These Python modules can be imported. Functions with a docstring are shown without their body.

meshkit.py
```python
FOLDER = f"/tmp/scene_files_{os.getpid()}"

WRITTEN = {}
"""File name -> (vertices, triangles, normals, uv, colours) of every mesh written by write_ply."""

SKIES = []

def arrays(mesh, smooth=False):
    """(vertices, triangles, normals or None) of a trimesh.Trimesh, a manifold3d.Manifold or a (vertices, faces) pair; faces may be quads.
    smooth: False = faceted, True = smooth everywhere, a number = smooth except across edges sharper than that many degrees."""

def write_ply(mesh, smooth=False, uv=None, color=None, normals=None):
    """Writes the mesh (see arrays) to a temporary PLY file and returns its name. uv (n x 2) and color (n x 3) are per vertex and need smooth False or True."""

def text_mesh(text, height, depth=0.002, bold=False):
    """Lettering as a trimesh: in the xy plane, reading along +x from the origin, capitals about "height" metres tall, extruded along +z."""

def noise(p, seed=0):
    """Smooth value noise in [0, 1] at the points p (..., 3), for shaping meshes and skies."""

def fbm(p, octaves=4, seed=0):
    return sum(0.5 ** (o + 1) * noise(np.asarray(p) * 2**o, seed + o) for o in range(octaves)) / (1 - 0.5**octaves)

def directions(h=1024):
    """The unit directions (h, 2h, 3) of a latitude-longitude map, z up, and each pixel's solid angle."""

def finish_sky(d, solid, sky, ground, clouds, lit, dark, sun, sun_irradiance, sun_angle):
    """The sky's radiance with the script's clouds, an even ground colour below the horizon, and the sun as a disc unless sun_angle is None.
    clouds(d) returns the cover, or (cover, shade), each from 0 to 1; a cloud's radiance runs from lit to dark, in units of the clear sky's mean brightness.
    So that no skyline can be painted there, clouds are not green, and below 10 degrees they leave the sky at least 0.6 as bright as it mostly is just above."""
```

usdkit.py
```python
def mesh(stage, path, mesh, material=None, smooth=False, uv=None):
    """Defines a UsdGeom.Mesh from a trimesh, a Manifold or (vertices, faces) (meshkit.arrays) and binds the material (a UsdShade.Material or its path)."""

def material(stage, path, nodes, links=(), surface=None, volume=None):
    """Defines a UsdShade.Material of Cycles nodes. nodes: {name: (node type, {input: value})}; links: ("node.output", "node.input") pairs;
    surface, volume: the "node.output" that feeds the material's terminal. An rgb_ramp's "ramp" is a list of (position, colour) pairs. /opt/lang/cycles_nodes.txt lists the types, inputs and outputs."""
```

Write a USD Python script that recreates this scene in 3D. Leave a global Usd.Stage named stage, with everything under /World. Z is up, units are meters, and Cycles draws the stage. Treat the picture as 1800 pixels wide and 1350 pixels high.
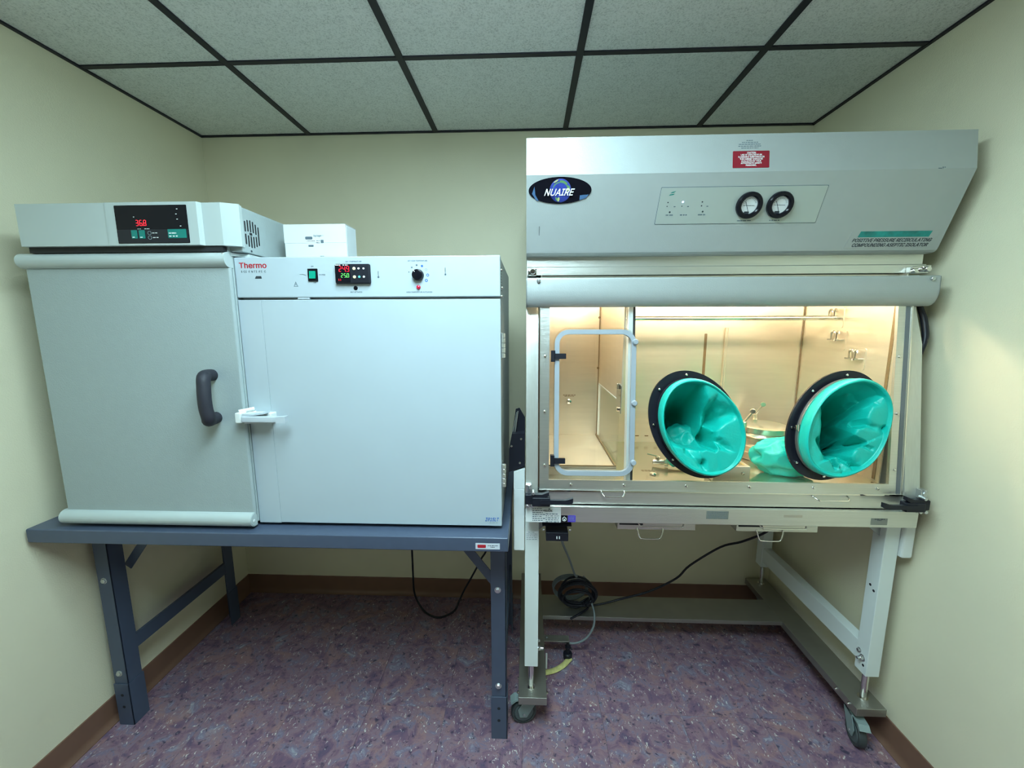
import math, random
import numpy as np
import trimesh
import shapely
from shapely import Polygon, box as sbox, affinity
import usdkit, meshkit
from pxr import Usd, UsdGeom, UsdLux, UsdShade, Gf, Sdf

random.seed(7)
stage = Usd.Stage.CreateInMemory()
UsdGeom.SetStageUpAxis(stage, 'Z')
UsdGeom.SetStageMetersPerUnit(stage, 1.0)
UsdGeom.Xform.Define(stage, '/World')

# ------------------------------------------------------------------ camera, light, exposure
YAW, PITCH, ROLL, CAM_H = .0396, .1495, -.0021, 1.5078
EXPOSURE = 0.0
ROOM_LIGHT, ROOM_COLOR = 11.6, (.64, .91, 1.0)
LENS_GLOW = 16.5
CABINET_LAMP, CABINET_COLOR = 58.0, (1.0, .83, .59)

fw = np.array([-math.sin(YAW) * math.cos(PITCH), math.cos(YAW) * math.cos(PITCH), -math.sin(PITCH)])
rt = np.array([math.cos(YAW), math.sin(YAW), 0])
up = np.cross(rt, fw)
rt, up = rt * math.cos(ROLL) + up * math.sin(ROLL), up * math.cos(ROLL) - rt * math.sin(ROLL)
cam = UsdGeom.Camera.Define(stage, '/World/camera')
cam.AddTransformOp().Set(Gf.Matrix4d(*[float(x) for x in (*rt, 0, *up, 0, *(-fw), 0, 0, 0, CAM_H, 1)]))
cam.CreateHorizontalApertureAttr(36.0)
cam.CreateVerticalApertureAttr(27.0)
cam.CreateFocalLengthAttr(36.0 * 713.57 / 1800)
cam.CreateClippingRangeAttr(Gf.Vec2f(.02, 100))
cam.CreateExposureAttr(EXPOSURE)

# ceiling troffer (a 2 x 4 ft fluorescent fitting in two cells of the grid, just above the camera)
LX0, LX1, LY0, LY1 = -.4398, .1698, -.3115, .9077
lamp = UsdLux.RectLight.Define(stage, '/World/troffer_light')
lamp.CreateWidthAttr(.54); lamp.CreateHeightAttr(1.14)
lamp.CreateIntensityAttr(ROOM_LIGHT); lamp.CreateColorAttr(Gf.Vec3f(*ROOM_COLOR))
lamp.AddTranslateOp().Set(((LX0 + LX1) / 2, (LY0 + LY1) / 2, 2.346))

# ------------------------------------------------------------------ materials
def mat(name, color, rough=.5, metal=0., noise=None, bump=None, emit=None, spec=.5, coat=0., aniso=None):
    """noise = (scale, amount[, stretch]) brightness mottling; bump = (scale, distance[, stretch])"""
    n = {'p': ('principled_bsdf', {'base_color': color, 'roughness': rough, 'metallic': metal, 'specular_ior_level': spec, 'coat_weight': coat})}
    l = []
    if noise or bump:
        n['tc'] = ('texture_coordinate', {})
    if noise:
        s, a = noise[:2]
        n['mp'] = ('mapping', {'scale': noise[2] if len(noise) > 2 else (1, 1, 1)})
        n['nz'] = ('noise_texture', {'scale': s, 'detail': 4.0, 'roughness': .6})
        n['rp'] = ('rgb_ramp', {'ramp': [(.25, tuple(c * (1 - a) for c in color)), (.75, tuple(min(1, c * (1 + a)) for c in color))]})
        l += [('tc.object', 'mp.vector'), ('mp.vector', 'nz.vector'), ('nz.fac', 'rp.fac'), ('rp.color', 'p.base_color')]
    if bump:
        s, d = bump[:2]
        n['mb'] = ('mapping', {'scale': bump[2] if len(bump) > 2 else (1, 1, 1)})
        n['nb'] = ('noise_texture', {'scale': s, 'detail': 3.0})
        n['bu'] = ('bump', {'strength': 1.0, 'distance': d})
        l += [('tc.object', 'mb.vector'), ('mb.vector', 'nb.vector'), ('nb.fac', 'bu.height'), ('bu.normal', 'p.normal')]
    if emit:
        n['p'][1].update(emission_color=emit[0], emission_strength=emit[1])
    return usdkit.material(stage, '/World/Looks/' + name, n, l, surface='p.BSDF')

UsdGeom.Scope.Define(stage, '/World/Looks')
M = {}
def reg(name, *a, **k): M[name] = mat(name, *a, **k)

reg('wall', (.775, .725, .53), .55, noise=(3, .03), bump=(240, .0006))
reg('baseboard', (.20, .105, .07), .45, noise=(8, .1))
reg('rail_black', (.006, .006, .014), .5)
reg('subfloor', (.05, .04, .05), .8)
reg('bench', (.066, .088, .138), .36, noise=(30, .04), bump=(300, .0002))
reg('bench_label', (.62, .66, .72), .4)
reg('incubator', (.345, .405, .41), .42, noise=(40, .02), bump=(260, .0004))
reg('incubator_rail', (.46, .525, .52), .35)
reg('dark_gap', (.015, .017, .02), .7)
reg('oven', (.435, .505, .55), .33, noise=(6, .015))
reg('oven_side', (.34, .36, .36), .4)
reg('black', (.013, .014, .021), .38, spec=.3)
reg('black_soft', (.02, .02, .03), .6, bump=(300, .0003))
reg('gloss_black', (.006, .006, .01), .16, spec=.18)
reg('teal', (.0, .20, .17), .4)
reg('white_print', (.75, .78, .78), .5)
reg('grey_print', (.10, .14, .17), .6)
reg('faint_print', (.28, .35, .38), .6)
reg('dark_print', (.03, .04, .05), .6)
reg('red_print', (.42, .012, .025), .5)
reg('blue_print', (.03, .13, .45), .5)
reg('red_led', (.3, .0, .01), .3, emit=((1, .02, .04), 1.6))
reg('green_led', (.0, .3, .02), .3, emit=((.25, 1, .25), 1.1))
reg('blue_led', (.2, .25, .6), .3, emit=((.45, .55, 1), 2.2))
reg('switch_green', (.0, .22, .15), .25, emit=((.0, .55, .34), .25))
reg('button_cream', (.72, .62, .40), .4)
reg('button_teal', (.12, .50, .46), .4)
reg('red_lens', (.60, .01, .05), .15, coat=.5)
reg('carton', (.66, .70, .71), .6)
reg('carton_side', (.60, .65, .67), .6)
reg('cabinet', (.40, .435, .43), .44, metal=.22, noise=(25, .02), bump=(300, .0002))
reg('cabinet_white', (.76, .80, .78), .4)
reg('sticker_plate', (.41, .455, .425), .3, metal=.2)
reg('red_sticker', (.24, .008, .022), .45)
reg('globe_blue', (.03, .05, .28), .3, noise=(60, .4))
reg('globe_green', (.10, .24, .10), .35)
reg('globe_yellow', (.40, .42, .18), .35)
reg('badge_sheen', (.06, .13, .26), .3)
reg('band_teal', (.0, .22, .20), .35, noise=(30, .5))
reg('stand_white', (.72, .78, .75), .4)
reg('steel', (.60, .59, .55), .30, metal=1, noise=(6, .06, (1, 1, 30)), bump=(60, .00025, (1, 1, 40)))
reg('steel_dull', (.36, .35, .31), .42, metal=.85, noise=(9, .08), bump=(60, .0003, (40, 1, 1)))
reg('steel_h', (.70, .70, .65), .30, metal=.86, noise=(6, .05, (1, 30, 30)), bump=(60, .0002, (1, 40, 40)))
reg('steel_in', (.80, .73, .61), .32, metal=.75, noise=(5, .05, (1, 1, 12)), bump=(3.2, .012, (1, 1, .35)))
reg('steel_post', (.62, .63, .58), .36, metal=.6, noise=(6, .05, (30, 30, 1)))
reg('steel_floor', (.70, .63, .50), .17, metal=.95, noise=(5, .05))
reg('chrome', (.78, .77, .74), .10, metal=1)
reg('latch_grey', (.50, .55, .60), .28)
reg('zinc', (.62, .64, .64), .28, metal=.9)
reg('gate_blue', (.33, .37, .415), .45)
reg('partition_edge', (.62, .68, .70), .45)
reg('glove', (.004, .50, .41), .42, bump=(160, .0006))
reg('caster_grey', (.24, .31, .30), .5)
reg('hub_grey', (.085, .11, .11), .5)
reg('rubber', (.05, .06, .06), .6)
reg('cable_grey', (.22, .26, .27), .5)
reg('plate_grey', (.21, .22, .19), .5)
reg('tape', (.44, .40, .33), .5, metal=.4)
reg('vessel_steel', (.82, .75, .62), .20, metal=.92)
reg('seal_grey', (.15, .17, .19), .4)
reg('violet', (.10, .07, .55), .4)
reg('slot_brown', (.16, .10, .04), .5)
reg('yellow_foam', (.62, .58, .22), .8, noise=(60, .2))
reg('fixture_white', (.8, .82, .8), .4)
reg('lens', (.85, .9, .88), .5, emit=(ROOM_COLOR, LENS_GLOW))
reg('tube', (.9, .9, .85), .5, emit=(CABINET_COLOR, CABINET_LAMP))
reg('brass_label', (.55, .45, .15), .5)

def pane_mat(name, tint, f0, f90=.85):
    """thin clear sheet: the same reflectance from either side, rising at grazing angles"""
    M[name] = usdkit.material(stage, '/World/Looks/' + name, {
        'f': ('layer_weight', {'blend': .5}), 'k': ('math', {'math_type': 'power', 'value2': 5.}), 'a': ('math', {'math_type': 'multiply_add', 'value2': f90, 'value3': f0}),
        't': ('transparent_bsdf', {'color': tint}), 'g': ('glossy_bsdf', {'color': (.9, .9, .9), 'roughness': .02}), 'm': ('mix_closure', {})},
        [('f.facing', 'k.value1'), ('k.value', 'a.value1'), ('a.value', 'm.fac'), ('t.BSDF', 'm.closure1'), ('g.BSDF', 'm.closure2')], surface='m.closure')
pane_mat('pane', (.985, .99, .985), .02, .7)
pane_mat('acrylic', (.96, .965, .95), .03, .7)
pane_mat('clear_film', (.96, .96, .94), .02, .35)

# ceiling board: pale mineral fibre with pinholes
usdkit.material(stage, '/World/Looks/ceiling_board', {
    'tc': ('texture_coordinate', {}),
    'v': ('voronoi_texture', {'scale': 210., 'randomness': 1.0}),
    'r': ('rgb_ramp', {'ramp': [(.0, (.22, .24, .24)), (.14, (.42, .45, .44)), (.26, (.84, .86, .84)), (1., (.88, .90, .88))]}),
    'n': ('noise_texture', {'scale': 150., 'detail': 3., 'roughness': .75}),
    'nr': ('rgb_ramp', {'ramp': [(.30, (.66, .68, .67)), (.50, (.94, .95, .94)), (.75, (1, 1, 1))]}),
    'n2': ('noise_texture', {'scale': 34., 'detail': 2.}),
    'gate': ('rgb_ramp', {'ramp': [(.46, (0, 0, 0)), (.60, (1, 1, 1))]}),
    'gm': ('mix', {'mix_type': 'mix', 'color1': (.88, .90, .88)}),
    'm': ('mix', {'mix_type': 'multiply', 'fac': 1.}),
    'b': ('bump', {'strength': .7, 'distance': .0015}),
    'p': ('principled_bsdf', {'roughness': .9, 'specular_ior_level': .1})},
    [('tc.object', 'v.vector'), ('tc.object', 'n.vector'), ('tc.object', 'n2.vector'), ('v.distance', 'r.fac'), ('n.fac', 'nr.fac'), ('n2.fac', 'gate.fac'),
     ('gate.color', 'gm.fac'), ('r.color', 'gm.color2'), ('gm.color', 'm.color1'), ('nr.color', 'm.color2'), ('n.fac', 'b.height'), ('b.normal', 'p.normal'), ('m.color', 'p.base_color')], surface='p.BSDF')
M['ceiling_board'] = UsdShade.Material.Get(stage, '/World/Looks/ceiling_board')

# vinyl composition tile: mauve ground, grey, rust and navy chips, white streaks; offset per tile
usdkit.material(stage, '/World/Looks/vinyl', {
    'tc': ('texture_coordinate', {}), 'oi': ('object_info', {}),
    'cx': ('combine_xyz', {}), 'k1': ('math', {'math_type': 'multiply', 'value2': 37.}), 'k2': ('math', {'math_type': 'multiply', 'value2': 91.}),
    'off': ('vector_math', {'math_type': 'add'}),
    'n1': ('noise_texture', {'scale': 15., 'detail': 7., 'roughness': .70, 'distortion': .7}),
    'r1': ('rgb_ramp', {'ramp': [(.24, (.10, .095, .145)), (.36, (.15, .10, .165)), (.45, (.22, .125, .18)), (.52, (.29, .185, .22)), (.58, (.205, .16, .235)), (.72, (.37, .37, .43))]}),
    'n2': ('noise_texture', {'scale': 9., 'detail': 4., 'roughness': .6, 'distortion': 1.2, 'w': 3.}),
    'mp2': ('mapping', {'location': (5., 9., 2.)}),
    'r2': ('rgb_ramp', {'ramp': [(.54, (0, 0, 0)), (.66, (.75, .75, .75))]}),
    'm1': ('mix', {'color2': (.36, .205, .20)}),
    'n3': ('noise_texture', {'scale': 38., 'detail': 5., 'roughness': .62, 'distortion': .3}),
    'mp3': ('mapping', {'location': (1., 19., 7.)}),
    'r3': ('rgb_ramp', {'ramp': [(.575, (0, 0, 0)), (.68, (.9, .9, .9))]}),
    'm2': ('mix', {'color2': (.045, .04, .08)}),
    'v4': ('voronoi_texture', {'scale': 78., 'randomness': 1.}),
    'mp4': ('mapping', {'scale': (1.5, .30, 1.), 'rotation': (0., 0., .7)}),
    'w4': ('noise_texture', {'scale': 40., 'detail': 3.}),
    'a4': ('mix', {'mix_type': 'add', 'fac': .045}),
    'r4': ('rgb_ramp', {'ramp': [(.0, (1, 1, 1)), (.10, (.8, .8, .8)), (.24, (0, 0, 0))]}),
    'g4': ('noise_texture', {'scale': 16., 'detail': 1.}),
    'gr4': ('rgb_ramp', {'ramp': [(.40, (0, 0, 0)), (.50, (1, 1, 1))]}),
    'mm4': ('mix', {'mix_type': 'multiply', 'fac': 1.}),
    'm3': ('mix', {'color2': (.80, .76, .70)}),
    'v5': ('voronoi_texture', {'scale': 70., 'randomness': 1.}),
    'r5': ('rgb_ramp', {'ramp': [(.0, (1, 1, 1)), (.13, (1, 1, 1)), (.19, (0, 0, 0))]}),
    'gr5': ('rgb_ramp', {'ramp': [(.40, (1, 1, 1)), (.47, (0, 0, 0))]}),
    'mm5': ('mix', {'mix_type': 'multiply', 'fac': 1.}),
    'm4': ('mix', {'color2': (.025, .022, .045)}),
    'p': ('principled_bsdf', {'roughness': .36, 'specular_ior_level': .35})},
    [('oi.random', 'k1.value1'), ('oi.random', 'k2.value1'), ('k1.value', 'cx.x'), ('k2.value', 'cx.y'), ('tc.object', 'off.vector1'), ('cx.vector', 'off.vector2'),
     ('off.vector', 'n1.vector'), ('n1.fac', 'r1.fac'), ('off.vector', 'mp2.vector'), ('mp2.vector', 'n2.vector'), ('n2.fac', 'r2.fac'), ('r2.color', 'm1.fac'), ('r1.color', 'm1.color1'),
     ('off.vector', 'mp3.vector'), ('mp3.vector', 'n3.vector'), ('n3.fac', 'r3.fac'), ('r3.color', 'm2.fac'), ('m1.color', 'm2.color1'),
     ('off.vector', 'w4.vector'), ('off.vector', 'a4.color1'), ('w4.color', 'a4.color2'), ('a4.color', 'mp4.vector'), ('mp4.vector', 'v4.vector'), ('v4.distance', 'r4.fac'),
     ('off.vector', 'g4.vector'), ('g4.fac', 'gr4.fac'), ('r4.color', 'mm4.color1'), ('gr4.color', 'mm4.color2'), ('mm4.color', 'm3.fac'), ('m2.color', 'm3.color1'),
     ('a4.color', 'v5.vector'), ('v5.distance', 'r5.fac'), ('g4.fac', 'gr5.fac'), ('r5.color', 'mm5.color1'), ('gr5.color', 'mm5.color2'), ('mm5.color', 'm4.fac'), ('m3.color', 'm4.color1'),
     ('m4.color', 'p.base_color')], surface='p.BSDF')
M['vinyl'] = UsdShade.Material.Get(stage, '/World/Looks/vinyl')

# ------------------------------------------------------------------ naming
used, origin = {}, {}
def fresh(parent, name):
    k = used.get((parent, name), 0); used[(parent, name)] = k + 1
    return f'{parent}/{name}' + (f'_{k:03d}' if k else '')
def tags(prim, label=None, cat=None, group=None, kind=None):
    for k, v in (('label', label), ('category', cat), ('group', group), ('kind', kind)):
        if v: prim.SetCustomDataByKey(k, v)
def thing(name, label, cat, base=(0, 0, 0), group=None, kind=None):
    path = fresh('/World', name)
    x = UsdGeom.Xform.Define(stage, path); x.AddTranslateOp().Set(Gf.Vec3d(*map(float, base)))
    origin[path] = np.array(base, float)
    tags(x.GetPrim(), label, cat, group, kind)
    return path
def put(parent, name, mesh, m, smooth=30, label=None, kind=None):
    """one Mesh prim under parent; mesh in world coordinates"""
    path = fresh(parent, name)
    o = origin.get(parent, np.zeros(3)); origin[path] = o
    mesh = mesh.copy() if isinstance(mesh, trimesh.Trimesh) else mesh
    mesh.apply_translation(-o)
    p = usdkit.mesh(stage, path, mesh, M[m], smooth=smooth).GetPrim()
    tags(p, label, kind=kind)
    return path

# ------------------------------------------------------------------ shapes
cat = lambda *ms: trimesh.util.concatenate([m for m in ms])
_OCT = {1: [(1, 0, 0), (0, 1, 0), (0, 0, 1)]}
_OCT[2] = _OCT[1] + [tuple(np.array(v) / math.sqrt(2)) for v in ((1, 1, 0), (1, 0, 1), (0, 1, 1))]
def bx(x0, x1, y0, y1, z0, z1, b=.002, q=2):
    """box with rounded (q=2) or chamfered (q=1) edges"""
    lo, hi = np.array([x0, y0, z0], float), np.array([x1, y1, z1], float)
    lo, hi = np.minimum(lo, hi), np.maximum(lo, hi)
    b = min(b, .499 * (hi - lo).min())
    if b <= 0:
        return trimesh.creation.box(bounds=[lo, hi])
    pts = []
    for s in np.ndindex(2, 2, 2):
        s = np.array(s) * 2 - 1
        c = np.where(s > 0, hi - b, lo + b)
        pts += [c + s * np.array(v) * b for v in _OCT[q]]
    return trimesh.convex.convex_hull(np.array(pts))
class Fr:
    """local frame: u, v in the plane, n out of it"""
    def __init__(s, o, U, V):
        s.o, s.U, s.V = np.array(o, float), np.array(U, float), np.array(V, float)
        s.U /= np.linalg.norm(s.U); s.V /= np.linalg.norm(s.V); s.N = np.cross(s.U, s.V)
        s.T = np.eye(4); s.T[:3, 0], s.T[:3, 1], s.T[:3, 2], s.T[:3, 3] = s.U, s.V, s.N, s.o
    def __call__(s, mesh, n=0.):
        m = mesh.copy(); m.apply_translation((0, 0, n)); m.apply_transform(s.T); return m
    def p(s, u, v, n=0.): return s.o + s.U * u + s.V * v + s.N * n
front = lambda y: Fr((0, y, 0), (1, 0, 0), (0, 0, 1))
rightface = lambda x: Fr((x, 0, 0), (0, 1, 0), (0, 0, 1))
leftface = lambda x: Fr((x, 0, 0), (0, -1, 0), (0, 0, 1))
topface = lambda z: Fr((0, 0, z), (1, 0, 0), (0, 1, 0))
ex = lambda poly, t: trimesh.creation.extrude_polygon(poly, t, engine='earcut')
def rr(u0, v0, u1, v1, r=.003, n=5):
    r = min(r, .49 * min(u1 - u0, v1 - v0))
    return sbox(u0 + r, v0 + r, u1 - r, v1 - r).buffer(r, quad_segs=n) if r > 0 else sbox(u0, v0, u1, v1)
def disc(u, v, r, n=10): return shapely.Point(u, v).buffer(r, quad_segs=n)
def oval(u, v, a, b, t=0., n=16): return affinity.translate(affinity.rotate(affinity.scale(shapely.Point(0, 0).buffer(1, quad_segs=n), a, b), t, origin=(0, 0)), u, v)
def lathe(prof, fr, u=0, v=0, n=24):
    """revolve [(r, h)] about the frame's normal at (u, v)"""
    m = trimesh.creation.revolve(np.array(prof, float), sections=n)
    m.fix_normals()
    m.apply_translation((u, v, 0)); return fr(m)
def axisframe(a, b):
    a, b = np.array(a, float), np.array(b, float); d = (b - a) / np.linalg.norm(b - a)
    h = np.array([0, 0, 1.]) if abs(d[2]) < .9 else np.array([1., 0, 0])
    U = np.cross(h, d); U /= np.linalg.norm(U); return Fr(a, U, np.cross(d, U))
def cyl(a, b, r, n=16, c=0., r2=None):
    L = float(np.linalg.norm(np.array(b, float) - np.array(a, float))); r2 = r if r2 is None else r2
    return lathe([(0, 0), (r - c, 0), (r, c), (r2, L - c), (r2 - c, L), (0, L)] if c else [(0, 0), (r, 0), (r2, L), (0, L)], axisframe(a, b), n=n)
def spline(pts, k=8, closed=False):
    p = np.array(pts, float); n = len(p); out = []
    g = (lambda i: p[i % n]) if closed else (lambda i: p[min(max(i, 0), n - 1)])
    for i in range(n if closed else n - 1):
        a, b, c, d = g(i - 1), g(i), g(i + 1), g(i + 2)
        for t in np.arange(k) / k:
            out.append(.5 * (2 * b + (c - a) * t + (2 * a - 5 * b + 4 * c - d) * t * t + (3 * b - a - 3 * c + d) * t ** 3))
    if not closed: out.append(p[-1])
    return np.array(out)
def tube(pts, r, n=10, closed=False, flat=None):
    p = np.array(pts, float); k = len(p)
    t = (np.roll(p, -1, 0) - np.roll(p, 1, 0)) if closed else np.gradient(p, axis=0)
    t /= np.linalg.norm(t, axis=1, keepdims=True) + 1e-12
    a = np.cross(t[0], [0, 0, 1.] if abs(t[0][2]) < .9 else [1., 0, 0]); A = []
    for i in range(k):
        a = a - t[i] * (a @ t[i]); a /= np.linalg.norm(a); A.append(a.copy())
    A = np.array(A); B = np.cross(t, A); th = np.arange(n) * 2 * np.pi / n
    ra = np.broadcast_to(r, (k,))[:, None, None]
    v = (p[:, None] + ra * (np.cos(th)[None, :, None] * A[:, None] + (flat or 1) * np.sin(th)[None, :, None] * B[:, None])).reshape(-1, 3)
    f = []
    for i in range(k if closed else k - 1):
        for j in range(n):
            q = [i * n + j, i * n + (j + 1) % n, ((i + 1) % k) * n + (j + 1) % n, ((i + 1) % k) * n + j]
            f += [[q[0], q[1], q[2]], [q[0], q[2], q[3]]]
    if not closed:
        v = np.vstack([v, p[0], p[-1]]); c0, c1 = k * n, k * n + 1
        for j in range(n):
            f += [[c0, (j + 1) % n, j], [c1, (k - 1) * n + j, (k - 1) * n + (j + 1) % n]]
    m = trimesh.Trimesh(v, np.array(f), process=False)
    if m.is_watertight and m.volume < 0: m.invert()
    return m
def prismx(yz, x0, x1):
    """a profile in (y, z) swept along x"""
    m = ex(Polygon(yz), x1 - x0)
    T = np.eye(4); T[:3, 0], T[:3, 1], T[:3, 2], T[:3, 3] = (0, 1, 0), (0, 0, 1), (1, 0, 0), (x0, 0, 0)
    m.apply_transform(T); return m
def prismz(xy, z0, z1):
    m = ex(Polygon(xy) if not isinstance(xy, Polygon) else xy, z1 - z0); m.apply_translation((0, 0, z0)); return m
def prismy(xz, y0, y1):
    return front(y1)(ex(Polygon(xz), y1 - y0))
def txt(s, fr, u, v, h, w=None, align='l', slant=0., bold=False, depth=.0005, n=0.):
    m = meshkit.text_mesh(s, h, depth, bold)
    b = m.bounds; m.apply_translation((-b[0][0], 0, 0)); W = b[1][0] - b[0][0]
    if w: m.vertices[:, 0] *= w / W; W = w
    m.vertices[:, 0] += m.vertices[:, 1] * slant
    m.apply_translation((u - (W / 2 if align == 'c' else 0), v, 0))
    return fr(m, n)
def dashes(fr, u0, u1, v, h, seed=0, fill=.75, n=0., t=.0004):
    """lettering too small to read: a broken line of short marks"""
    r = random.Random(seed); out = []; u = u0
    while u < u1 - h * .5:
        L = r.uniform(1.2, 4.5) * h; e = min(u + L, u1)
        out.append(ex(sbox(u, v - h / 2, e, v + h / 2), t)); u = e + h * r.uniform(.35, 1.0) / fill
    return fr(cat(*out), n)
SEG = {'0': 'abcdef', '1': 'bc', '2': 'abged', '3': 'abgcd', '4': 'fgbc', '5': 'afgcd', '6': 'afgedc', '7': 'abc', '8': 'abcdefg', '9': 'abcdfg'}
def digits(s, fr, u, v, h, n=0., t=.0006):
    w, b, out = h * .52, h * .11, []
    R = {'a': (b, h - b, w - b, h), 'g': (b, h / 2 - b / 2, w - b, h / 2 + b / 2), 'd': (b, 0, w - b, b), 'f': (0, h / 2, b, h - b / 2), 'b': (w - b, h / 2, w, h - b / 2), 'e': (0, b / 2, b, h / 2), 'c': (w - b, b / 2, w, h / 2)}
    for ch in s:
        if ch == '.':
            out.append(ex(sbox(u - h * .14, v, u - h * .14 + b, v + b), t)); continue
        for k in SEG[ch]:
            a = R[k]; out.append(ex(sbox(u + a[0], v + a[1], u + a[2], v + a[3]), t))
        u += w + h * .2
    return fr(cat(*out), n)
def screw(fr, u, v, r=.005, h=.003, n=0.):
    return lathe([(0, n), (r, n), (r, n + h * .45), (r * .75, n + h * .85), (r * .3, n + h), (0, n + h)], fr, u, v, 14)
def hexbolt(fr, u, v, r=.009, h=.006, n=0.):
    return cat(lathe([(0, n), (r * 1.35, n), (r * 1.35, n + .0015), (0, n + .0015)], fr, u, v, 18), lathe([(0, n + .0015), (r, n + .0015), (r, n + h * .8), (r * .85, n + h), (0, n + h)], fr, u, v, 6))

# ================================================================== the room
XL, XR, YB, YF, ZC = -1.582, 1.299, 2.059, -2.40, 2.40
T = .6096
fl = thing('floor', 'mauve speckled vinyl tile floor', None, kind='structure')
put(fl, 'subfloor', bx(XL - .1, XR + .1, YF - .1, YB + .1, -.12, -.003, 0), 'subfloor', False)
tx = [.29 + .3048 * k for k in range(-8, 6)]; ty = [1.39 + .3048 * k for k in range(-13, 4)]
for x in tx:
    for y in ty:
        x0, x1, y0, y1 = max(x, XL), min(x + .3048, XR), max(y, YF), min(y + .3048, YB)
        if x1 - x0 > .01 and y1 - y0 > .01:
            put(fl, 'floor_tile', bx(x0 + .0004, x1 - .0004, y0 + .0004, y1 - .0004, -.003, 0, .0005, 1), 'vinyl', False)

ce = thing('ceiling', 'pale pinholed ceiling boards in a black grid', None, kind='structure')
gx = [XL] + [-1.0494 + T * k for k in range(4)] + [XR]
gy = [YF] + [1.5173 - T * k for k in range(6, -1, -1)] + [YB]
for i in range(5):
    for j in range(len(gy) - 1):
        if i == 2 and j in (4, 5): continue          # the troffer hangs in these two cells
        put(ce, 'ceiling_board', bx(gx[i] + .004, gx[i + 1] - .004, gy[j] + .004, gy[j + 1] - .004, 2.402, 2.418, .002, 1), 'ceiling_board', False)
for x in gx[1:-1]:
    put(ce, 'grid_rail', bx(x - .012, x + .012, YF, YB, 2.397, 2.425, .001, 1), 'rail_black', False)
for j, y in enumerate(gy[1:-1]):
    for i in range(5):
        if i == 2 and j == 4: continue
        put(ce, 'cross_rail', bx(gx[i] + (.012 if i else 0), gx[i + 1] - (.012 if i < 4 else 0), y - .010, y + .010, 2.3975, 2.425, .001, 1), 'rail_black', False)
for a in ((XL, XR, YB - .012, YB), (XL, XR, YF, YF + .012), (XL, XL + .012, YF, YB), (XR - .012, XR, YF, YB)):
    put(ce, 'edge_angle', bx(*a, 2.396, 2.425, 0), 'rail_black', False)
put(ce, 'ceiling_deck', bx(XL - .1, XR + .1, YF - .1, YB + .1, 2.53, 2.6, 0), 'subfloor', False)

def wall(name, label, b):
    p = fresh('/World', name); origin[p] = np.zeros(3)
    tags(usdkit.mesh(stage, p, bx(*b, 0), M['wall']).GetPrim(), label, kind='structure')
wall('wall_back', 'cream painted back wall', (XL - .1, XR + .1, YB, YB + .1, -.12, 2.6))
wall('wall_left', 'cream painted left wall', (XL - .1, XL, YF - .1, YB, -.12, 2.6))
wall('wall_right', 'cream painted right wall', (XR, XR + .1, YF - .1, YB, -.12, 2.6))
wall('wall_front', 'cream painted wall behind the camera', (XL, XR, YF - .1, YF, -.12, 2.6))
reg('door_wood', (.13, .075, .045), .4, noise=(6, .25, (6, 1, .4)))
d1 = fresh('/World', 'door_1'); origin[d1] = np.zeros(3); UsdGeom.Xform.Define(stage, d1); tags(stage.GetPrimAtPath(d1), 'dark wooden double door in the wall behind the camera', kind='structure')
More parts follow.
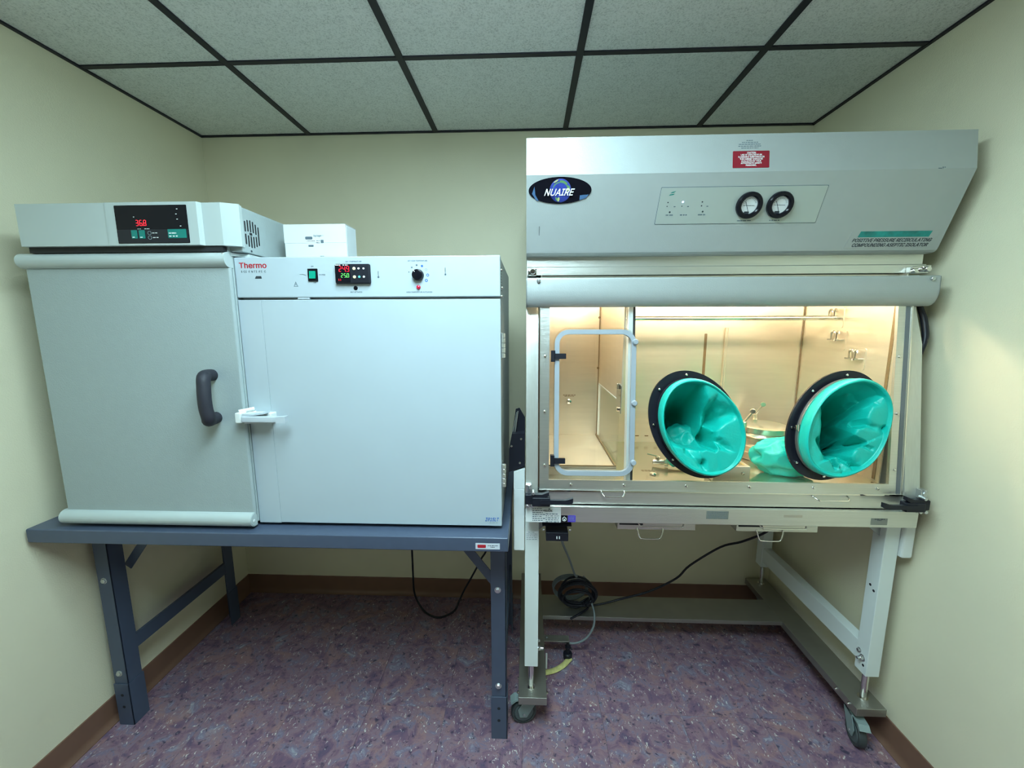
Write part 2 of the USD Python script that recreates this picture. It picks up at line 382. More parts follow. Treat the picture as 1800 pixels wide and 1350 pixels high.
for x0, x1 in ((-1.05, -.153), (-.147, .75)):
    lf = put(d1, 'door_leaf', bx(x0, x1, YF + .002, YF + .045, .008, 2.10, .003), 'door_wood')
    put(lf, 'door_handle', tube(spline([(-.15 + (.07 if x0 > -.5 else -.07), YF + .045, 1.02), (-.15 + (.07 if x0 > -.5 else -.07), YF + .095, 1.02), (-.15 + (.09 if x0 > -.5 else -.09), YF + .10, 1.02), (-.15 + (.19 if x0 > -.5 else -.19), YF + .10, 1.02)], 5), .009, 10), 'zinc', 60)
put(d1, 'door_frame', cat(bx(-1.12, -1.053, YF + .001, YF + .06, 0, 2.17, .003), bx(.753, .82, YF + .001, YF + .06, 0, 2.17, .003), bx(-1.053, .753, YF + .001, YF + .06, 2.103, 2.17, .003)), 'door_wood')
cove = [(0, 0), (.019, 0), (.019, .003), (.011, .009), (.006, .018), (.0045, .03), (.0045, .098), (.003, .1005), (0, .1015)]
def base(name, label, fr, L):
    m = ex(Polygon(cove), L)
    p = fresh('/World', name); origin[p] = np.zeros(3)
    tags(usdkit.mesh(stage, p, fr(m), M['baseboard'], smooth=40).GetPrim(), label, kind='structure')
base('baseboard_back', 'brown vinyl cove base on the back wall', Fr((XR, YB, 0), (0, -1, 0), (0, 0, 1)), XR - XL)
base('baseboard_left', 'brown vinyl cove base on the left wall', Fr((XL, YB, 0), (1, 0, 0), (0, 0, 1)), YB - YF)
base('baseboard_right', 'brown vinyl cove base on the right wall', Fr((XR, YF, 0), (-1, 0, 0), (0, 0, 1)), YB - YF)

t = thing('ceiling_light', 'recessed fluorescent ceiling light with a ribbed lens above the camera', 'ceiling light', ((LX0 + LX1) / 2, (LY0 + LY1) / 2, 2.4))
put(t, 'housing', cat(bx(LX0 + .013, LX1 - .013, LY0 + .013, LY1 - .013, 2.47, 2.48, 0), bx(LX0 + .013, LX0 + .02, LY0 + .013, LY1 - .013, 2.39, 2.47, 0), bx(LX1 - .02, LX1 - .013, LY0 + .013, LY1 - .013, 2.39, 2.47, 0),
    bx(LX0 + .02, LX1 - .02, LY0 + .013, LY0 + .02, 2.39, 2.47, 0), bx(LX0 + .02, LX1 - .02, LY1 - .02, LY1 - .013, 2.39, 2.47, 0)), 'fixture_white', False)
put(t, 'lens', bx(LX0 + .022, LX1 - .022, LY0 + .022, LY1 - .022, 2.348, 2.40, .008), 'lens')

# ================================================================== work bench
bench = thing('work_bench', 'slate blue steel work bench carrying two incubators', 'bench', (-.81, 1.49, 0))
BX0, BX1, BY0, BY1 = -1.568, -.057, 1.125, 1.86
put(bench, 'bench_top', bx(BX0, BX1, BY0, BY1, .828, .8736, .004), 'bench')
put(bench, 'under_frame', cat(bx(BX0 + .06, BX1 - .06, 1.31, 1.335, .79, .828, .001), bx(BX0 + .06, BX1 - .06, 1.80, 1.825, .79, .828, .001)), 'bench')
def angle_leg(xo, s, y0, sy, z0, z1, w=.052, d=.055, t=.003):
    """folded angle: flange across the front, web running back on its inner edge; s = side of the web"""
    xa, xb = (xo, xo + w)
    web = (xb - t, xb) if s > 0 else (xa, xa + t)
    return cat(bx(xa, xb, y0, y0 + t * sy, z0, z1, .0006, 1), bx(*web, min(y0, y0 + d * sy), max(y0, y0 + d * sy), z0, z1, .0006, 1))
for (xo, s) in ((-1.542, 1), (-.1256, 1)):
    for (y0, sy) in ((1.278, 1), (1.845, -1)):
        lg = put(bench, 'leg', angle_leg(xo, s, y0, sy, .02, .828), 'bench')
        put(lg, 'foot', angle_leg(xo - .003, s, y0 - .0035 * sy, sy, 0, .175, .058, .062), 'bench')
        f = front(y0) if sy > 0 else Fr((0, y0, 0), (-1, 0, 0), (0, 0, 1))
        sg = 1 if sy > 0 else -1
        for z in (.595, .218):
            put(lg, 'bolt', hexbolt(f, sg * (xo + .024), z, .0085, .007, 0 if z > .3 else .0), 'zinc')
        for z in (.128, .078):
            put(lg, 'bolt_hole', f(ex(disc(sg * (xo + .025), z, .0055), .0006), .0035), 'dark_gap')
for (x0, x1) in ((-1.505, -1.4915), (-.0885, -.0755)):
    put(bench, 'stretcher', bx(x0, x1, 1.30, 1.83, .282, .336, .001), 'bench')
fB = front(1.287)
def bar(fr, a, b, w, t=.004):
    return fr(ex(shapely.LineString([a, b]).buffer(w / 2, cap_style=2), t), -t)
for y in (1.287, 1.845):
    put(bench, 'brace', bar(front(y), (-.278, .835), (-.100, .60), .03), 'bench')
    put(bench, 'brace', bar(front(1.339 if y < 1.5 else 1.788), (-1.322, .835), (-1.490, .612), .03), 'bench')
fb = front(BY0)
lb = put(bench, 'maker_label', fb(ex(rr(-.155, .8375, -.082, .8565, .001), .0006)), 'bench_label', False, 'pale label with a red block on the bench edge')
put(lb, 'red_block', fb(ex(rr(-.149, .842, -.124, .852, .002), .0004), .0006), 'red_print', False)
put(lb, 'lettering', cat(dashes(fb, -.118, -.088, .8495, .0018, 3, n=.0006), dashes(fb, -.110, -.096, .8445, .0018, 4, n=.0006)), 'dark_print', False)

# ================================================================== incubator on the left
inc = thing('incubator', 'grey laboratory incubator with black door handle and red temperature readout, left half of the bench', 'incubator', (-1.155, 1.5, .8736))
IX0, IX1 = -1.4575, -.8475
for x in (IX0 + .05, IX1 - .05):
    for y in (1.22, 1.78):
        put(inc, 'foot', cyl((x, y, .8736), (x, y, .90), .02, 16, .002), 'black')
put(inc, 'body', bx(IX0, IX1 - .001, 1.172, 1.84, .888, 1.706, .004), 'incubator')
dr = put(inc, 'door', bx(IX0, IX1, 1.156, 1.1715, .912, 1.668, .006), 'incubator')
def bull(z0, z1, yf, yb, r):
    pts = [(yb, z0)]
    for k in range(9):
        a = -math.pi / 2 + math.pi / 2 * k / 8; pts.append((yf + r + r * -math.cos(a), z0 + r + r * math.sin(a)))
    for k in range(9):
        a = math.pi / 2 * k / 8; pts.append((yf + r - r * math.cos(a), z1 - r + r * math.sin(a)))
    return pts + [(yb, z1)]
tr = put(inc, 'top_rail', prismx(bull(1.665, 1.708, 1.139, 1.19, .0212), -1.464, -.849), 'incubator_rail', 40)
put(tr, 'return_rail', prismz([(-.862, 1.150), (-.846, 1.174), (-.816, 1.20), (-.816, 1.84), (-.868, 1.84)], 1.6985, 1.7075), 'incubator_rail')
put(tr, 'screw', screw(front(1.1455), -.856, 1.70, .003, .002), 'zinc')
br = put(inc, 'bottom_rail', prismx(bull(.8815, .927, 1.136, 1.168, .0224), -1.466, -.849), 'incubator_rail', 40)
put(br, 'end_cap', rightface(-.849)(ex(Polygon(bull(.8835, .925, 1.1385, 1.166, .020)), .0012)), 'incubator_rail', 40)
put(br, 'screw', screw(rightface(-.8478), 1.151, .902, .0045, .0015), 'white_print')
# handle: thick bowed black grip on two bosses
hp = spline([(-.9330, 1.156, 1.357), (-.9290, 1.125, 1.359), (-.9200, 1.106, 1.352), (-.9175, 1.100, 1.325), (-.9165, 1.097, 1.297), (-.9165, 1.098, 1.268), (-.9155, 1.102, 1.242), (-.9230, 1.112, 1.230), (-.9315, 1.130, 1.227), (-.9340, 1.156, 1.229)], 7)
hd = put(dr, 'handle', tube(hp, .0172, 16), 'black_soft', 60, 'black bowed door handle')
put(dr, 'screw', screw(Fr((-.9205, 1.0925, 1.354), (1, 0, 0), (0, .3, 1)), 0, 0, .0025, .002), 'chrome')
# control head
hz0, hz1 = 1.7225, 1.836
he = put(inc, 'control_head', prismz([(-1.424, 1.131), (-1.166, 1.131), (-1.166, 1.1335), (-1.164, 1.1335), (-1.164, 1.129), (-.904, 1.129), (-.8985, 1.141), (-.846, 1.141), (-.8065, 1.160), (-.8065, 1.164), (-.8125, 1.168), (-.8125, 1.18), (-1.424, 1.18)], hz0, hz1), 'incubator_rail', 20)
put(inc, 'head_housing', cat(bx(-1.44, -.8135, 1.170, 1.84, 1.7095, 1.8345, .003), bx(-1.424, -.85, 1.16, 1.175, 1.706, 1.7225, .001)), 'incubator')
fh = front(1.129)
dp = put(he, 'display_panel', fh(ex(rr(-1.1355, 1.7277, -.9315, 1.8275, .0015), .0012)), 'gloss_black', False, 'black control panel with red digits')
hn = .0012
put(he, 'lower_band', fh(ex(sbox(-1.134, 1.729, -.933, 1.764), .0003), hn), 'black', False)
put(he, 'digits', digits('36.8', fh, -1.0795, 1.7735, .0155, hn), 'red_led', False, 'glowing red digits 36.8')
for u in (-1.0945, -1.0725):
    b = put(he, 'button', fh(ex(rr(u, 1.740, u + .0165, 1.7622, .0012), .001), hn + .0003), 'teal', False)
put(he, 'name_plate', fh(ex(rr(-.990, 1.7405, -.938, 1.764, .001), .001), hn + .0003), 'teal', False, 'teal name plate')
for z in (1.7545, 1.7425):
    put(he, 'ring_mark', fh(ex(disc(-1.043, z, .0052).difference(disc(-1.043, z, .0043)), .0003), hn + .0003), 'faint_print', False)
put(he, 'lettering', cat(dashes(fh, -1.0355, -1.021, 1.7545, .002, 5, n=hn + .0003), dashes(fh, -1.0345, -1.018, 1.7425, .002, 6, n=hn + .0003), dashes(fh, -.987, -.966, 1.7535, .0028, 7, n=hn + .0013), dashes(fh, -.987, -.962, 1.7455, .0032, 8, n=hn + .0013),
    dashes(fh, -1.092, -1.083, 1.7435, .0024, 9, n=hn + .0013), dashes(fh, -1.070, -1.063, 1.7432, .0024, 10, n=hn + .0013), dashes(fh, -1.076, -1.066, 1.7655, .0014, 11, n=hn), dashes(fh, -1.056, -1.042, 1.7655, .0016, 12, n=hn),
    *[dashes(fh, u, u + .006, v, .002, 13, n=hn) for u, v in ((-.960, 1.8165), (-.9635, 1.8035), (-.962, 1.79), (-.9545, 1.772))], dashes(fh, -1.084, -1.080, 1.797, .002, 14, n=hn)), 'white_print', False)
# vent on the housing's right side
fv = rightface(-.8135)
vent, cy_, cz_ = [], 1.2115, 1.7662
for k in range(7):
    y = cy_ - .0345 + .0115 * k; hh = .039 * math.sqrt(max(.18, 1 - ((k - 3) / 3.6) ** 2))
    if k in (0, 6): vent.append(ex(rr(y - .0026, cz_ - .027, y + .0026, cz_ + .027, .0026), .0006))
    else:
        g = .0045 if k in (1, 5) else .0085
        vent += [ex(rr(y - .0026, cz_ + g * .6, y + .0026, cz_ + hh, .0026), .0006), ex(rr(y - .0026, cz_ - hh, y + .0026, cz_ - g * .6, .0026), .0006)]
vent.append(ex(rr(cy_ - .0055, cz_ - .0035, cy_ + .0055, cz_ + .0035, .001), .0006))
put(inc, 'vent', fv(cat(*vent)), 'dark_gap', False, 'oval vent of dark slots')
put(inc, 'screw', screw(fv, 1.207, 1.7175, .003, .002), 'dark_print')
put(inc, 'top_gap', bx(-1.42, -.853, 1.145, 1.165, 1.707, 1.7235, 0), 'dark_gap', False)

# ================================================================== oven / incubator on the right
ov = thing('laboratory_oven', 'white laboratory incubator with a large plain door and long latch, right half of the bench', 'incubator', (-.463, 1.4, .8736))
OX0, OX1, OY = -.8465, -.079, 1.175
for x in (OX0 + .06, OX1 - .06):
    for y in (1.24, 1.66):
        put(ov, 'foot', cyl((x, y, .8736), (x, y, .888), .018, 14, .002), 'black')
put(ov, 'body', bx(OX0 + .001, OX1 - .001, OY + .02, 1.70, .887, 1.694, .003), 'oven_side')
put(ov, 'front_frame', bx(OX0, OX0 + .0693, OY + .0002, OY + .03, .884, 1.5755, .0008), 'oven')
od = put(ov, 'door', bx(OX0 + .0696, OX1, OY, OY + .0195, .8855, 1.5755, .0012), 'oven')
op = put(ov, 'control_panel', bx(OX0, OX1, OY - .001, OY + .03, 1.5815, 1.6955, .003), 'oven')
put(ov, 'door_stop', bx(-.668, -.633, OY, OY + .01, 1.5765, 1.5815, .001), 'oven')
fo = front(OY - .001)
put(op, 'brand_name', txt('Thermo', fo, -.8315, 1.6655, .0145, .0805, bold=True), 'red_print', False, 'red maker name')
put(op, 'brand_line', cat(*[txt(ch, fo, -.8275 + .00762 * k, 1.6525, .0056, align='c' if ch == 'I' else 'l') for k, ch in enumerate('SCIENTIFIC')]), 'dark_print', False)
put(op, 'small_label', fo(ex(Polygon([(-.788, 1.6355), (-.768, 1.6355), (-.7695, 1.6425), (-.7845, 1.6425)]), .0005)), 'dark_print', False)
# rocker switch
sw = put(op, 'power_switch', fo(ex(rr(-.6305, 1.627, -.6025, 1.662, .001), .003)), 'gloss_black', False, 'black rocker switch with a green lit key')
put(sw, 'rocker', Fr((-.6165, OY - .004, 1.6445), (1, 0, 0), (0, .12, 1))(ex(rr(-.009, -.0105, .009, .0105, .001), .003)), 'switch_green', False)
# temperature controller
c0 = put(op, 'controller', bx(-.5485, -.4475, OY - .012, OY, 1.6185, 1.6735, .004), 'black', 30, 'black temperature controller with red and green digits')
fc = front(OY - .012)
put(c0, 'screen', fc(ex(rr(-.5455, 1.6225, -.5035, 1.6715, .001), .0006)), 'gloss_black', False)
put(c0, 'red_digits', digits('24.9', fc, -.5355, 1.6515, .0155, .0007), 'red_led', False, 'red digits 24.9')
put(c0, 'green_digits', digits('25.0', fc, -.530, 1.6355, .0118, .0007), 'green_led', False, 'green digits 25.0')
put(c0, 'indicator', digits('11', fc, -.5395, 1.6262, .0068, .0007), 'red_led', False)
put(c0, 'lettering', cat(dashes(fc, -.545, -.530, 1.670, .0022, 15, n=.0007), dashes(fc, -.524, -.508, 1.670, .0022, 16, n=.0007)), 'white_print', False)
for (u, v, r, m_) in ((-.4915, 1.6602, .0046, 'button_cream'), (-.4915, 1.6372, .0046, 'button_cream'), (-.4775, 1.6373, .0036, 'button_teal'), (-.4645, 1.6373, .0032, 'white_print'), (-.4645, 1.6602, .003, 'white_print'), (-.4785, 1.6602, .0032, 'white_print')):
    put(c0, 'button', lathe([(0, 0), (r, 0), (r, .001), (r * .8, .0018), (0, .002)], fc, u, v, 16), m_)
put(op, 'indicator_lamp', lathe([(0, 0), (.006, 0), (.006, .001), (.004, .002), (0, .0022)], fo, -.4945, 1.6075, 16), 'gloss_black')
# thermostat knob
put(op, 'knob', lathe([(0, 0), (.0165, 0), (.016, .009), (.0145, .013), (.012, .0145), (0, .015)], fo, -.3125, 1.6425, 32), 'gloss_black', 30, 'round black thermostat knob')
put(op, 'knob_pointer', bar(front(OY - .0165), (-.3225, 1.6555), (-.3185, 1.6500), .0018, .0012), 'white_print', False)
for k, (r, m_) in enumerate(((.0016, 'grey_print'), (.0022, 'grey_print'), (.0026, 'grey_print'), (.0032, 'blue_print'), (.0036, 'faint_print'), (.0040, 'blue_print'), (.0042, 'blue_print'))):
    a = math.radians(162 - 32.5 * k)
    d_ = disc(-.3125 + .0275 * math.cos(a), 1.6425 + .0275 * math.sin(a), r)
    put(op, 'dial_mark', fo(ex(d_.difference(d_.buffer(-r * .45)) if k > 3 else d_, .0004)), m_, False)
put(op, 'alarm_lamp', lathe([(0, 0), (.0062, 0), (.0062, .002), (.0045, .0045), (.002, .0055), (0, .0057)], fo, -.3125, 1.6085, 20), 'red_lens', 30, 'round red alarm lamp')
put(op, 'lettering', cat(txt('SET TEMPERATURE', fo, -.4965, 1.6795, .0034, .046, 'c'), txt('HEAT ACTIVATED', fo, -.4935, 1.5945, .0034, .034, 'c'), txt('SET HIGH TEMPERATURE', fo, -.313, 1.6800, .0036, .056, 'c'),
    txt('HIGH TEMPERATURE ACTIVATED', fo, -.3105, 1.5935, .0036, .074, 'c'), txt('POWER', fo, -.5985, 1.6435, .0034, .0175), txt('ON', fo, -.613, 1.6215, .0034, .007, 'c'), txt('OFF', fo, -.617, 1.6668, .0034, .007, 'c')), 'grey_print', False)
put(op, 'symbol', cat(bar(fo, (-.6555, 1.6462), (-.648, 1.6470), .0012, .0004), bar(fo, (-.648, 1.6470), (-.637, 1.6430), .0012, .0004), fo(ex(Polygon([(-.6755, 1.6125), (-.6625, 1.6125), (-.669, 1.6265)]).difference(Polygon([(-.6737, 1.6135), (-.6643, 1.6135), (-.669, 1.6243)])), .0004)),
    fo(ex(sbox(-.6697, 1.6165, -.6683, 1.6215), .0004)), bar(fo, (-.427, 1.6350), (-.427, 1.6540), .0016, .0004), fo(ex(disc(-.427, 1.6375, .0028), .0004)), bar(fo, (-.2345, 1.644), (-.2345, 1.662), .0012, .0004), fo(ex(disc(-.2345, 1.6435, .0026), .0004))), 'grey_print', False)
put(od, 'model_number', txt('3915LT', front(OY), -.1305, .9015, .0112, .041, slant=.2, bold=True), 'blue_print', False, 'blue model number')
put(od, 'lettering', dashes(front(OY), -.117, -.090, .8965, .002, 17), 'faint_print', False)
# latch
lt = put(ov, 'door_latch', cat(bx(-.8545, -.8365, 1.123, 1.152, 1.2185, 1.2495, .003), bx(-.838, -.824, 1.135, 1.178, 1.222, 1.246, .001)), 'cabinet_white', 30, 'white and chrome door latch')
put(lt, 'lever', cat(bx(-.832, -.7255, 1.117, 1.131, 1.2225, 1.2405, .003), prismy([(-.7265, 1.2225), (-.6990, 1.2235), (-.6975, 1.2425), (-.7265, 1.2405)], 1.113, 1.129)), 'latch_grey')
put(lt, 'wing', cat(prismy([(-.832, 1.2400), (-.795, 1.2420), (-.765, 1.2470), (-.765, 1.2500), (-.80, 1.2455), (-.832, 1.2465)], 1.125, 1.150), prismy([(-.83, 1.216), (-.775, 1.218), (-.76, 1.2215), (-.83, 1.2215)], 1.128, 1.15)), 'latch_grey')
put(lt, 'strike', cat(cyl((-.853, 1.140, 1.2505), (-.826, 1.170, 1.2535), .0055, 12), bx(-.828, -.76, 1.145, 1.1745, 1.220, 1.244, .002)), 'cabinet_white')
for (z0, z1) in ((1.4065, 1.479), (1.0115, 1.0845)):
    h = put(ov, 'hinge', cat(bx(-.0785, -.0765, 1.178, 1.215, z0, z1, .0005, 1), *[cyl((-.0715, 1.181, z0 + (z1 - z0) * k / 5 + .0006), (-.0715, 1.181, z0 + (z1 - z0) * (k + 1) / 5 - .0006), .0058, 12, .0006) for k in range(5)]), 'zinc', 30, 'metal butt hinge')
    for z in (z0 + .016, z1 - .016):
        put(h, 'screw', screw(rightface(-.0765), 1.2, z, .004, .002), 'chrome')
fs = rightface(OX1 - .001)
for k in range(9):
    put(ov, 'side_slot', fs(ex(rr(1.205, 1.600 + .008 * k, 1.235, 1.604 + .008 * k, .0018), .0005)), 'dark_gap', False)
[put(ov, 'side_screw', screw(fs, *q_), 'chrome') for q_ in ((1.25, 1.612, .005, .006), (1.215, 1.66, .004, .006), (1.22, 1.585, .005, .007))]

# ================================================================== carton on the oven
cb = thing('carton', 'small white cardboard carton with grey print on top of the white incubator', 'box', (-.667, 1.34, 1.6955))
put(cb, 'carton_body', bx(-.7665, -.5695, 1.300, 1.378, 1.6957, 1.812, .0012, 1), 'carton', False)
put(cb, 'top_flap', cat(bx(-.767, -.569, 1.2994, 1.3006, 1.757, 1.8125, .0004, 1), bx(-.767, -.569, 1.2994, 1.378, 1.8118, 1.8132, .0004, 1)), 'carton', False)
put(cb, 'side_flap', bx(-.5698, -.5688, 1.305, 1.372, 1.70, 1.8085, .0003, 1), 'carton_side', False)
fk = front(1.2994)
put(cb, 'print', cat(fk(ex(rr(-.699, 1.7675, -.676, 1.776, .003), .0003)), dashes(fk, -.694, -.669, 1.763, .0014, 21), txt('Syringe', fk, -.672, 1.7755, .006, .024), dashes(fk, -.690, -.674, 1.7485, .005, 22), dashes(fk, -.664, -.652, 1.7635, .0016, 23),
    dashes(fk, -.664, -.655, 1.7575, .0016, 24), fk(ex(rr(-.650, 1.7565, -.641, 1.766, .001), .0003))), 'grey_print', False)
[put(cb, 'faint_print', q_, 'faint_print', False) for q_ in (dashes(fk, -.690, -.647, 1.7095, .002, 25), dashes(fk, -.655, -.640, 1.717, .002, 26), dashes(fk, -.650, -.641, 1.7785, .0014, 27))]

# ================================================================== isolator stand
st = thing('isolator_stand', 'white tubular stand on steel rails and casters under the isolator cabinet', 'stand', (.62, 1.66, 0))
SL, SR = (-.0305, .0735), (1.162, 1.2655)
for x0, x1 in (SL, SR):
    rl = put(st, 'base_rail', bx(x0, x1, 1.29, 2.035, .130, .160, .0018), 'steel_dull', label='flat stainless base rail')
    for y in (1.325, 1.385):
        for x, s in ((x0, -1), (x1, 1)):
            f = leftface(x) if s < 0 else rightface(x)
            put(rl, 'bolt', lathe([(0, 0), (.0055, 0), (.005, .004), (.003, .006), (0, .0065)], f, -y if s < 0 else y, .146, 12), 'chrome')
put(st, 'cross_rail', bx(.0735, 1.162, 1.712, 1.862, .141, .160, .0012), 'steel_dull', label='wide flat cross rail')
legs = []
for (x0, x1) in ((-.0085, .0402), (1.196, 1.243)):
    for (y0, y1) in ((1.313, 1.363), (1.965, 2.015)):
        lg = put(st, 'leg', bx(x0, x1, y0, y1, .267, .858, .002), 'stand_white', label='white square leg')
        xc, yc = (x0 + x1) / 2, (y0 + y1) / 2
        put(lg, 'adjuster_rod', cat(cyl((xc, yc, .160), (xc, yc, .267), .0105, 18), cyl((xc, yc, .160), (xc, yc, .163), .016, 18)), 'chrome')
        ins = rightface(x1) if x0 < .5 else leftface(x0)
        u = lambda y: y if x0 < .5 else -y
        if y0 < 1.5:
            put(lg, 'clamp_bolt', cat(hexbolt(ins, u(yc - .004), .325, .0085, .010), lathe([(0, .010), (.005, .010), (.005, .02), (0, .02)], ins, u(yc - .004), .325, 10), hexbolt(ins, u(yc + .012), .343, .006, .008)), 'zinc')
            put(lg, 'bolt_hole', cat(*[ins(ex(disc(u(y), z, .0045), .0006)) for y, z in ((yc + .006, .603), (yc - .010, .590), (yc - .01, .300))]), 'dark_gap', False)
for x0, x1 in ((-.003, .036), (1.199, 1.238)):
    put(st, 'side_rail', bx(x0, x1, 1.363, 1.965, .300, .372, .002), 'stand_white')
for s, xl in ((1, .0402), (-1, 1.196)):
    put(st, 'gusset', prismy([(xl, .857), (xl + s * .085, .857), (xl, .79)], 1.335, 1.339), 'cabinet')
[put(st, 'top_rail', q_, 'stand_white') for q_ in (bx(.0402, 1.196, 1.325, 1.36, .842, .857, .001), bx(.0402, 1.196, 1.97, 2.01, .82, .857, .001))]
fl_ = front(1.313)
ll = put(st, 'warning_label', fl_(ex(rr(-.005, .765, .037, .797, .001), .0005)), 'white_print', False, 'small white printed label on the left leg')
put(ll, 'lettering', cat(*[dashes(fl_, .003 if k == 0 else -.003, .024 if k == 0 else .035, .792 - .0065 * k, .002, 30 + k, n=.0005) for k in range(5)]), 'faint_print', False)
def caster(x, y, heading, brake=True):
    c = put(st, 'caster', cat(cyl((x, y, .122), (x, y, .131), .026, 20, .001), cyl((x, y, .105), (x, y, .124), .018, 16)), 'zinc', label='grey swivel caster')
    d = np.array([math.cos(heading), math.sin(heading), 0]); a = np.array([-d[1], d[0], 0]); p = np.array([x, y, 0]) - d * .034
    wf = Fr(p + np.array([0, 0, .0475]), d, (0, 0, 1))
    prof = [(.012, -.0135), (.033, -.0135), (.038, -.0125), (.045, -.012), (.0475, -.007), (.0475, .007), (.045, .012), (.038, .0125), (.033, .0135), (.012, .0135)]
    put(c, 'tire', lathe(prof[2:8] + [prof[2]], wf, n=36), 'rubber')
    put(c, 'hub', lathe(prof[:2] + [(.0375, -.010), (.0375, .010)] + prof[-2:] + [prof[0]], wf, n=32), 'hub_grey')
    fork = Polygon([(-.014, -.008), (.008, -.010), (.046, .052), (.046, .057), (.002, .057), (-.020, .02)]).buffer(.003)
    put(c, 'fork', cat(wf(ex(fork, .0025), .0175), wf(ex(fork, .0025), -.020), wf(ex(rr(.0, .055, .050, .0600, .001), .0375), -.020)), 'caster_grey')
    put(c, 'axle', cyl(p + a * -.023 + [0, 0, .0475], p + a * .023 + [0, 0, .0475], .005, 12, .001), 'zinc')
    if brake:
        put(c, 'brake_pedal', wf(ex(Polygon([(-.046, .044), (-.030, .056), (.0, .058), (.0, .063), (-.034, .062), (-.050, .049)]), .034), -.017), 'caster_grey')
caster(.022, 1.352, math.radians(8)); caster(1.196, 1.345, math.radians(78)); caster(.0215, 1.97, math.radians(60)); caster(1.214, 1.97, math.radians(120))
put(st, 'caster', cat(cyl((.185, 1.648, .0), (.185, 1.648, .03), .020, 18, .004), cyl((.185, 1.648, .03), (.185, 1.648, .055), .009, 14), cyl((.185, 1.648, .055), (.185, 1.648, .062), .014, 6), cyl((.185, 1.648, .062), (.185, 1.648, .095), .006, 12)), 'black', label='black levelling foot on a threaded stem')
put(st, 'foot_bracket', cat(bx(.0735, .19, 1.63, 1.666, .095, .100, .001), bx(.0735, .0775, 1.63, 1.666, .095, .130, .001)), 'steel_dull')

# ================================================================== the isolator
iso = thing('isolator_cabinet', 'stainless compounding isolator cabinet with two teal glove ports and a lit work chamber', 'isolator cabinet', (.617, 1.6, .858))
CX0, CX1 = -.0055, 1.238
# hood: upright upper face, sloped lower face, rounded lip
hoodp = [(1.262, 2.0335), (1.2495, 1.929), (1.3265, 1.732), (1.3305, 1.7245), (1.3375, 1.7195), (1.346, 1.718), (2.02, 1.718), (2.02, 2.0335)]
hood = put(iso, 'hood', prismx(hoodp, CX0 - .001, CX1 + .002), 'cabinet', 25, 'pale grey sloped hood')
a_, b_ = np.array([1.2495, 1.929]), np.array([1.331, 1.720])
FH = Fr((0, 1.331, 1.720), (1, 0, 0), (0, *(a_ - b_)))
FH.o = FH.o + FH.N * .0004
# maker's badge
bd = put(iso, 'badge', FH(ex(oval(.0915, .1835, .0915, .0355, 0, 24), .002)), 'gloss_black', False, 'black oval badge with a globe and slanted white letters')
put(bd, 'globe', lathe([(0, .002), (.0315, .002), (.028, .0032), (.018, .0045), (0, .005)], Fr(FH.p(.0925, .183), FH.U, FH.V), n=32), 'globe_blue')
land = [oval(.083, .196, .013, .008, 35), oval(.101, .204, .012, .005, -20), oval(.086, .168, .007, .012, -10), oval(.110, .189, .010, .008, 20)]
put(bd, 'continents', FH(cat(*[ex(p, .0009) for p in land]), .0036), 'globe_green', False)
put(bd, 'highlight_land', FH(cat(ex(oval(.114, .186, .006, .004, 30), .0009), ex(oval(.088, .160, .003, .006, -10), .0009), ex(oval(.079, .208, .008, .002, 30), .0009)), .0042), 'globe_yellow', False)
put(bd, 'brand_name', txt('NUAIRE', FH, .0455, .1705, .0175, .083, slant=.35, bold=True, depth=.0012, n=.0048), 'white_print', False, 'slanted white maker name')
[put(bd, 'swoosh', q_, 'badge_sheen', False) for q_ in (FH(ex(Polygon([(.010, .1755), (.022, .158), (.030, .156), (.020, .172), (.017, .195)]), .0004), .002), FH(ex(Polygon([(.150, .170), (.176, .172), (.168, .162), (.150, .157)]), .0004), .002))]
# control plate on the slope
cp = put(iso, 'control_plate', FH(ex(Polygon([(.385, .1865), (.854, .1865), (.8505, .0873), (.3805, .0873)]).buffer(-.003).buffer(.003), .0012)), 'sticker_plate', False, 'long control plate with two gauges')
put(iso, 'control_plate_edge', FH(ex(Polygon([(.384, .1878), (.8555, .1878), (.852, .086), (.379, .086)]).buffer(-.003).buffer(.003), .0005)), 'grey_print', False)
for gu in (.6437, .7313):
    g = put(iso, 'gauge', lathe([(.0235, .0012), (.0365, .0012), (.0365, .010), (.034, .0135), (.0265, .0135), (.0235, .010), (.0235, .0012)], FH, gu, .1372, 40), 'gloss_black', 25, 'round black pressure gauge')
    put(g, 'dial', FH(ex(disc(gu, .1372, .0245, 12), .0035), .0012), 'white_print', False)
    put(g, 'scale_mark', FH(cat(*[ex(shapely.LineString([(gu + .0165 * math.cos(q), .1372 + .0165 * math.sin(q)), (gu + .0205 * math.cos(q), .1372 + .0205 * math.sin(q))]).buffer(.0004, cap_style=2), .0003) for q in np.radians(np.arange(20, 161, 14))]), .0048), 'grey_print', False)
    put(g, 'needle', FH(ex(shapely.LineString([(gu + .0015, .1195), (gu - .0125, .1475)]).buffer(.0006, cap_style=2), .0004), .0052), 'dark_print', False)
    put(g, 'dial_foot', cat(FH(ex(rr(gu - .010, .113, gu + .004, .1205, .002), .0005), .0052), dashes(FH, gu - .016, gu + .015, .1365, .0012, 41, n=.0048)), 'dark_print', False)
put(cp, 'lettering', cat(dashes(FH, .6215, .6635, .0945, .0026, 42, n=.0012), dashes(FH, .7155, .745, .0945, .0026, 43, n=.0012), *[dashes(FH, u - .010, u + .011, .1125, .0030, 44 + i, n=.0012) for i, u in enumerate((.4185, .4605, .513))],
    *[dashes(FH, u, u + .008, .1355, .0022, 47, n=.0012) for u in (.428, .467, .523)]), 'grey_print', False)
